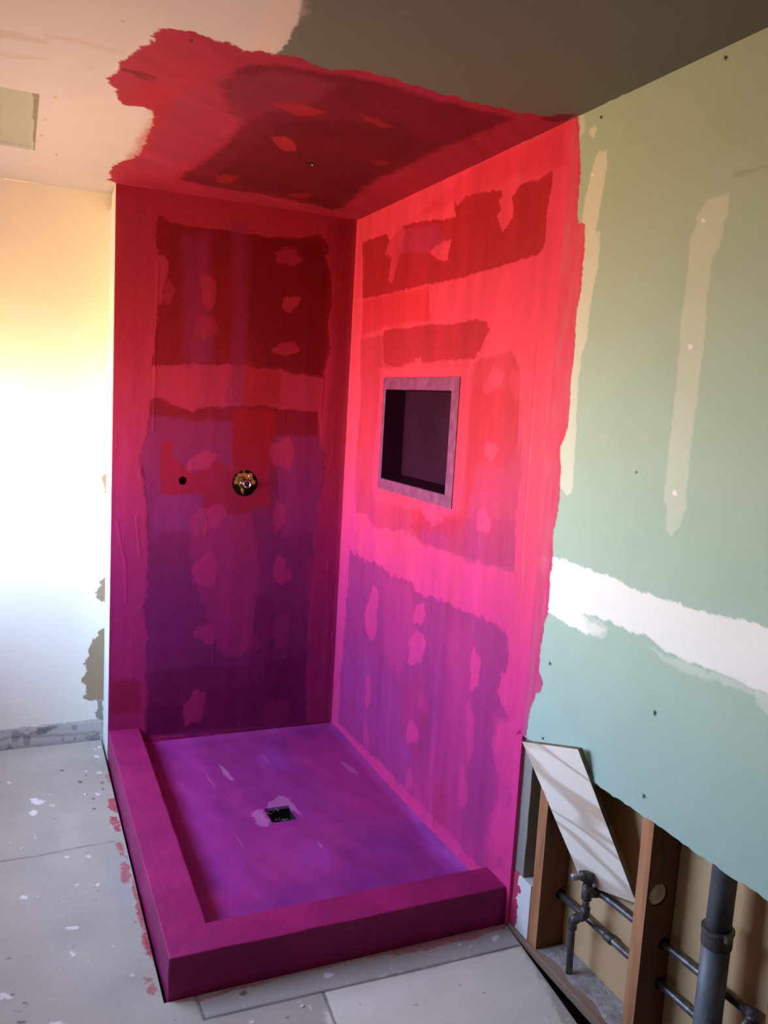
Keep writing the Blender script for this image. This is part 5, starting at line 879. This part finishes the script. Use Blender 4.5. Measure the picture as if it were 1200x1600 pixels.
# ---------------------------------------------------------------- brass mixing valve in its round hole
va = empty('shower_valve', (VALVE[0], .05, VALVE[1]), label='brass shower valve body with chrome stem in a round hole', category='valve')
brass = plain('brass', (.55, .33, .10), (.75, .50, .20), scale=30, rough=.32, metal=1, bump=.1)
chrome = plain('worn_chrome', (.62, .60, .56), (.80, .78, .74), rough=.2, metal=1, bump=.02)
vx, vz = VALVE[:2]
bm = bmesh.new(); tube(bm, [(vx, .048, vz), (vx, .044, vz), (vx, .022, vz), (vx, .018, vz)], [.022, .028, .028, .024], 28)
tube(bm, [(vx-.085, .042, vz+.004), (vx+.085, .042, vz+.004)], .0135, 18); tube(bm, [(vx, .044, vz+.10), (vx, .044, vz)], .0135, 18)
tube(bm, [(vx, .046, vz-.005), (vx, .046, vz-.055)], .010, 18)
half = [(vx+.050*math.cos(a*math.pi/14), vz-.006+.052*math.sin(a*math.pi/14)) for a in range(15)]
fa = [bm.verts.new((x, .028, z)) for x, z in half]; fb = [bm.verts.new((x, .036, z)) for x, z in half]
bm.faces.new(fa); bm.faces.new(fb[::-1])
for k in range(15): bm.faces.new((fa[k], fa[(k+1) % 15], fb[(k+1) % 15], fb[k]))
vb = mesh_obj('valve_body', bm, brass, bevel=.0008)
parts = []
for sx_, sz_ in ((-.040, .004), (.040, .004), (-.026, .036), (.026, .036)):
    bm = bmesh.new(); tube(bm, [(vx+sx_, .030, vz+sz_), (vx+sx_, .012, vz+sz_), (vx+sx_, .010, vz+sz_)], [.0125, .0125, .010], 6)
    parts.append(mesh_obj('stop_screw', bm, brass))
bm = bmesh.new(); tube(bm, [(vx, .020, vz), (vx, .000, vz), (vx, -.003, vz), (vx, -.034, vz-.001), (vx, -.036, vz-.001)], [.0225, .0225, .0180, .0180, .0165], 28, caps=False)
tube(bm, [(vx, -.036, vz-.001), (vx, -.035, vz-.001), (vx, -.008, vz)], [.0165, .0125, .0125], 28, caps=False)
stem = mesh_obj('valve_stem', bm, chrome, smooth=True, label='hollow chrome stem pointing into the shower')
bm = bmesh.new(); tube(bm, [(vx, -.008, vz), (vx, -.024, vz), (vx, -.026, vz)], [.0065, .0065, .005], 12); tube(bm, [(vx, -.007, vz), (vx, -.0075, vz)], [.0126, .0126], 20)
core = mesh_obj('stem_core', bm, steel_dark)
bm = bmesh.new(); tube(bm, [(vx, .0128, vz), (vx, .0128, vz)], [VALVE[2]+.004, VALVE[2]+.0001], 40, caps=False)
tube(bm, [(vx, .0128, vz), (vx, .0165, vz)], [VALVE[2]+.003, VALVE[2]+.003], 40, caps=False)
ring = mesh_obj('plaster_ring', bm, brass)
adopt(va, vb, stem, core, ring, *parts)

# ceiling screw beside its hole
bm = bmesh.new(); cx, cy = -.470, -.747
tube(bm, [(cx, cy, H+.004), (cx, cy, H-.004), (cx, cy, H-.006)], [.0022, .0040, .0030], 14)
mesh_obj('ceiling_screw', bm, chrome, smooth=False, label='tiny shiny screw head poking from the dark red ceiling', category='screw')

# crumbs of plaster on the floor
bm = bmesh.new(); rr = random.Random(3)
spots = [(-1.32, .02), (-1.335, -.045), (-1.10, .10), (-1.12, .03), (-1.15, -.12), (-.19, -1.655), (-.72, -1.74), (-1.30, -.30), (-1.17, -.33), (-1.09, -.02)]
for k in range(70):
    if k < len(spots): x, y, s = spots[k][0], spots[k][1], rr.uniform(.004, .007)
    else:
        if rr.random() < .55: x, y = rr.uniform(-1.45, -1.09), rr.uniform(-1.5, .18)
        else: x, y = rr.uniform(-1.0, -.05), rr.uniform(-2.2, -1.64)
        s = rr.uniform(.0010, .0030)
    n0 = len(bm.verts); g = bmesh.ops.create_icosphere(bm, subdivisions=1, radius=s)
    for v in g['verts']:
        v.co = Vector((v.co.x*rr.uniform(.6, 1.5)+x, v.co.y*rr.uniform(.6, 1.4)+y, max(0, v.co.z*.45+s*.25)+.0003))
mesh_obj('plaster_crumbs', bm, plain('crumb', (.55, .53, .51), (.80, .79, .78), scale=50, rough=.9), kind='stuff', label='white plaster crumbs scattered over the grey cement floor boards', category='crumbs')
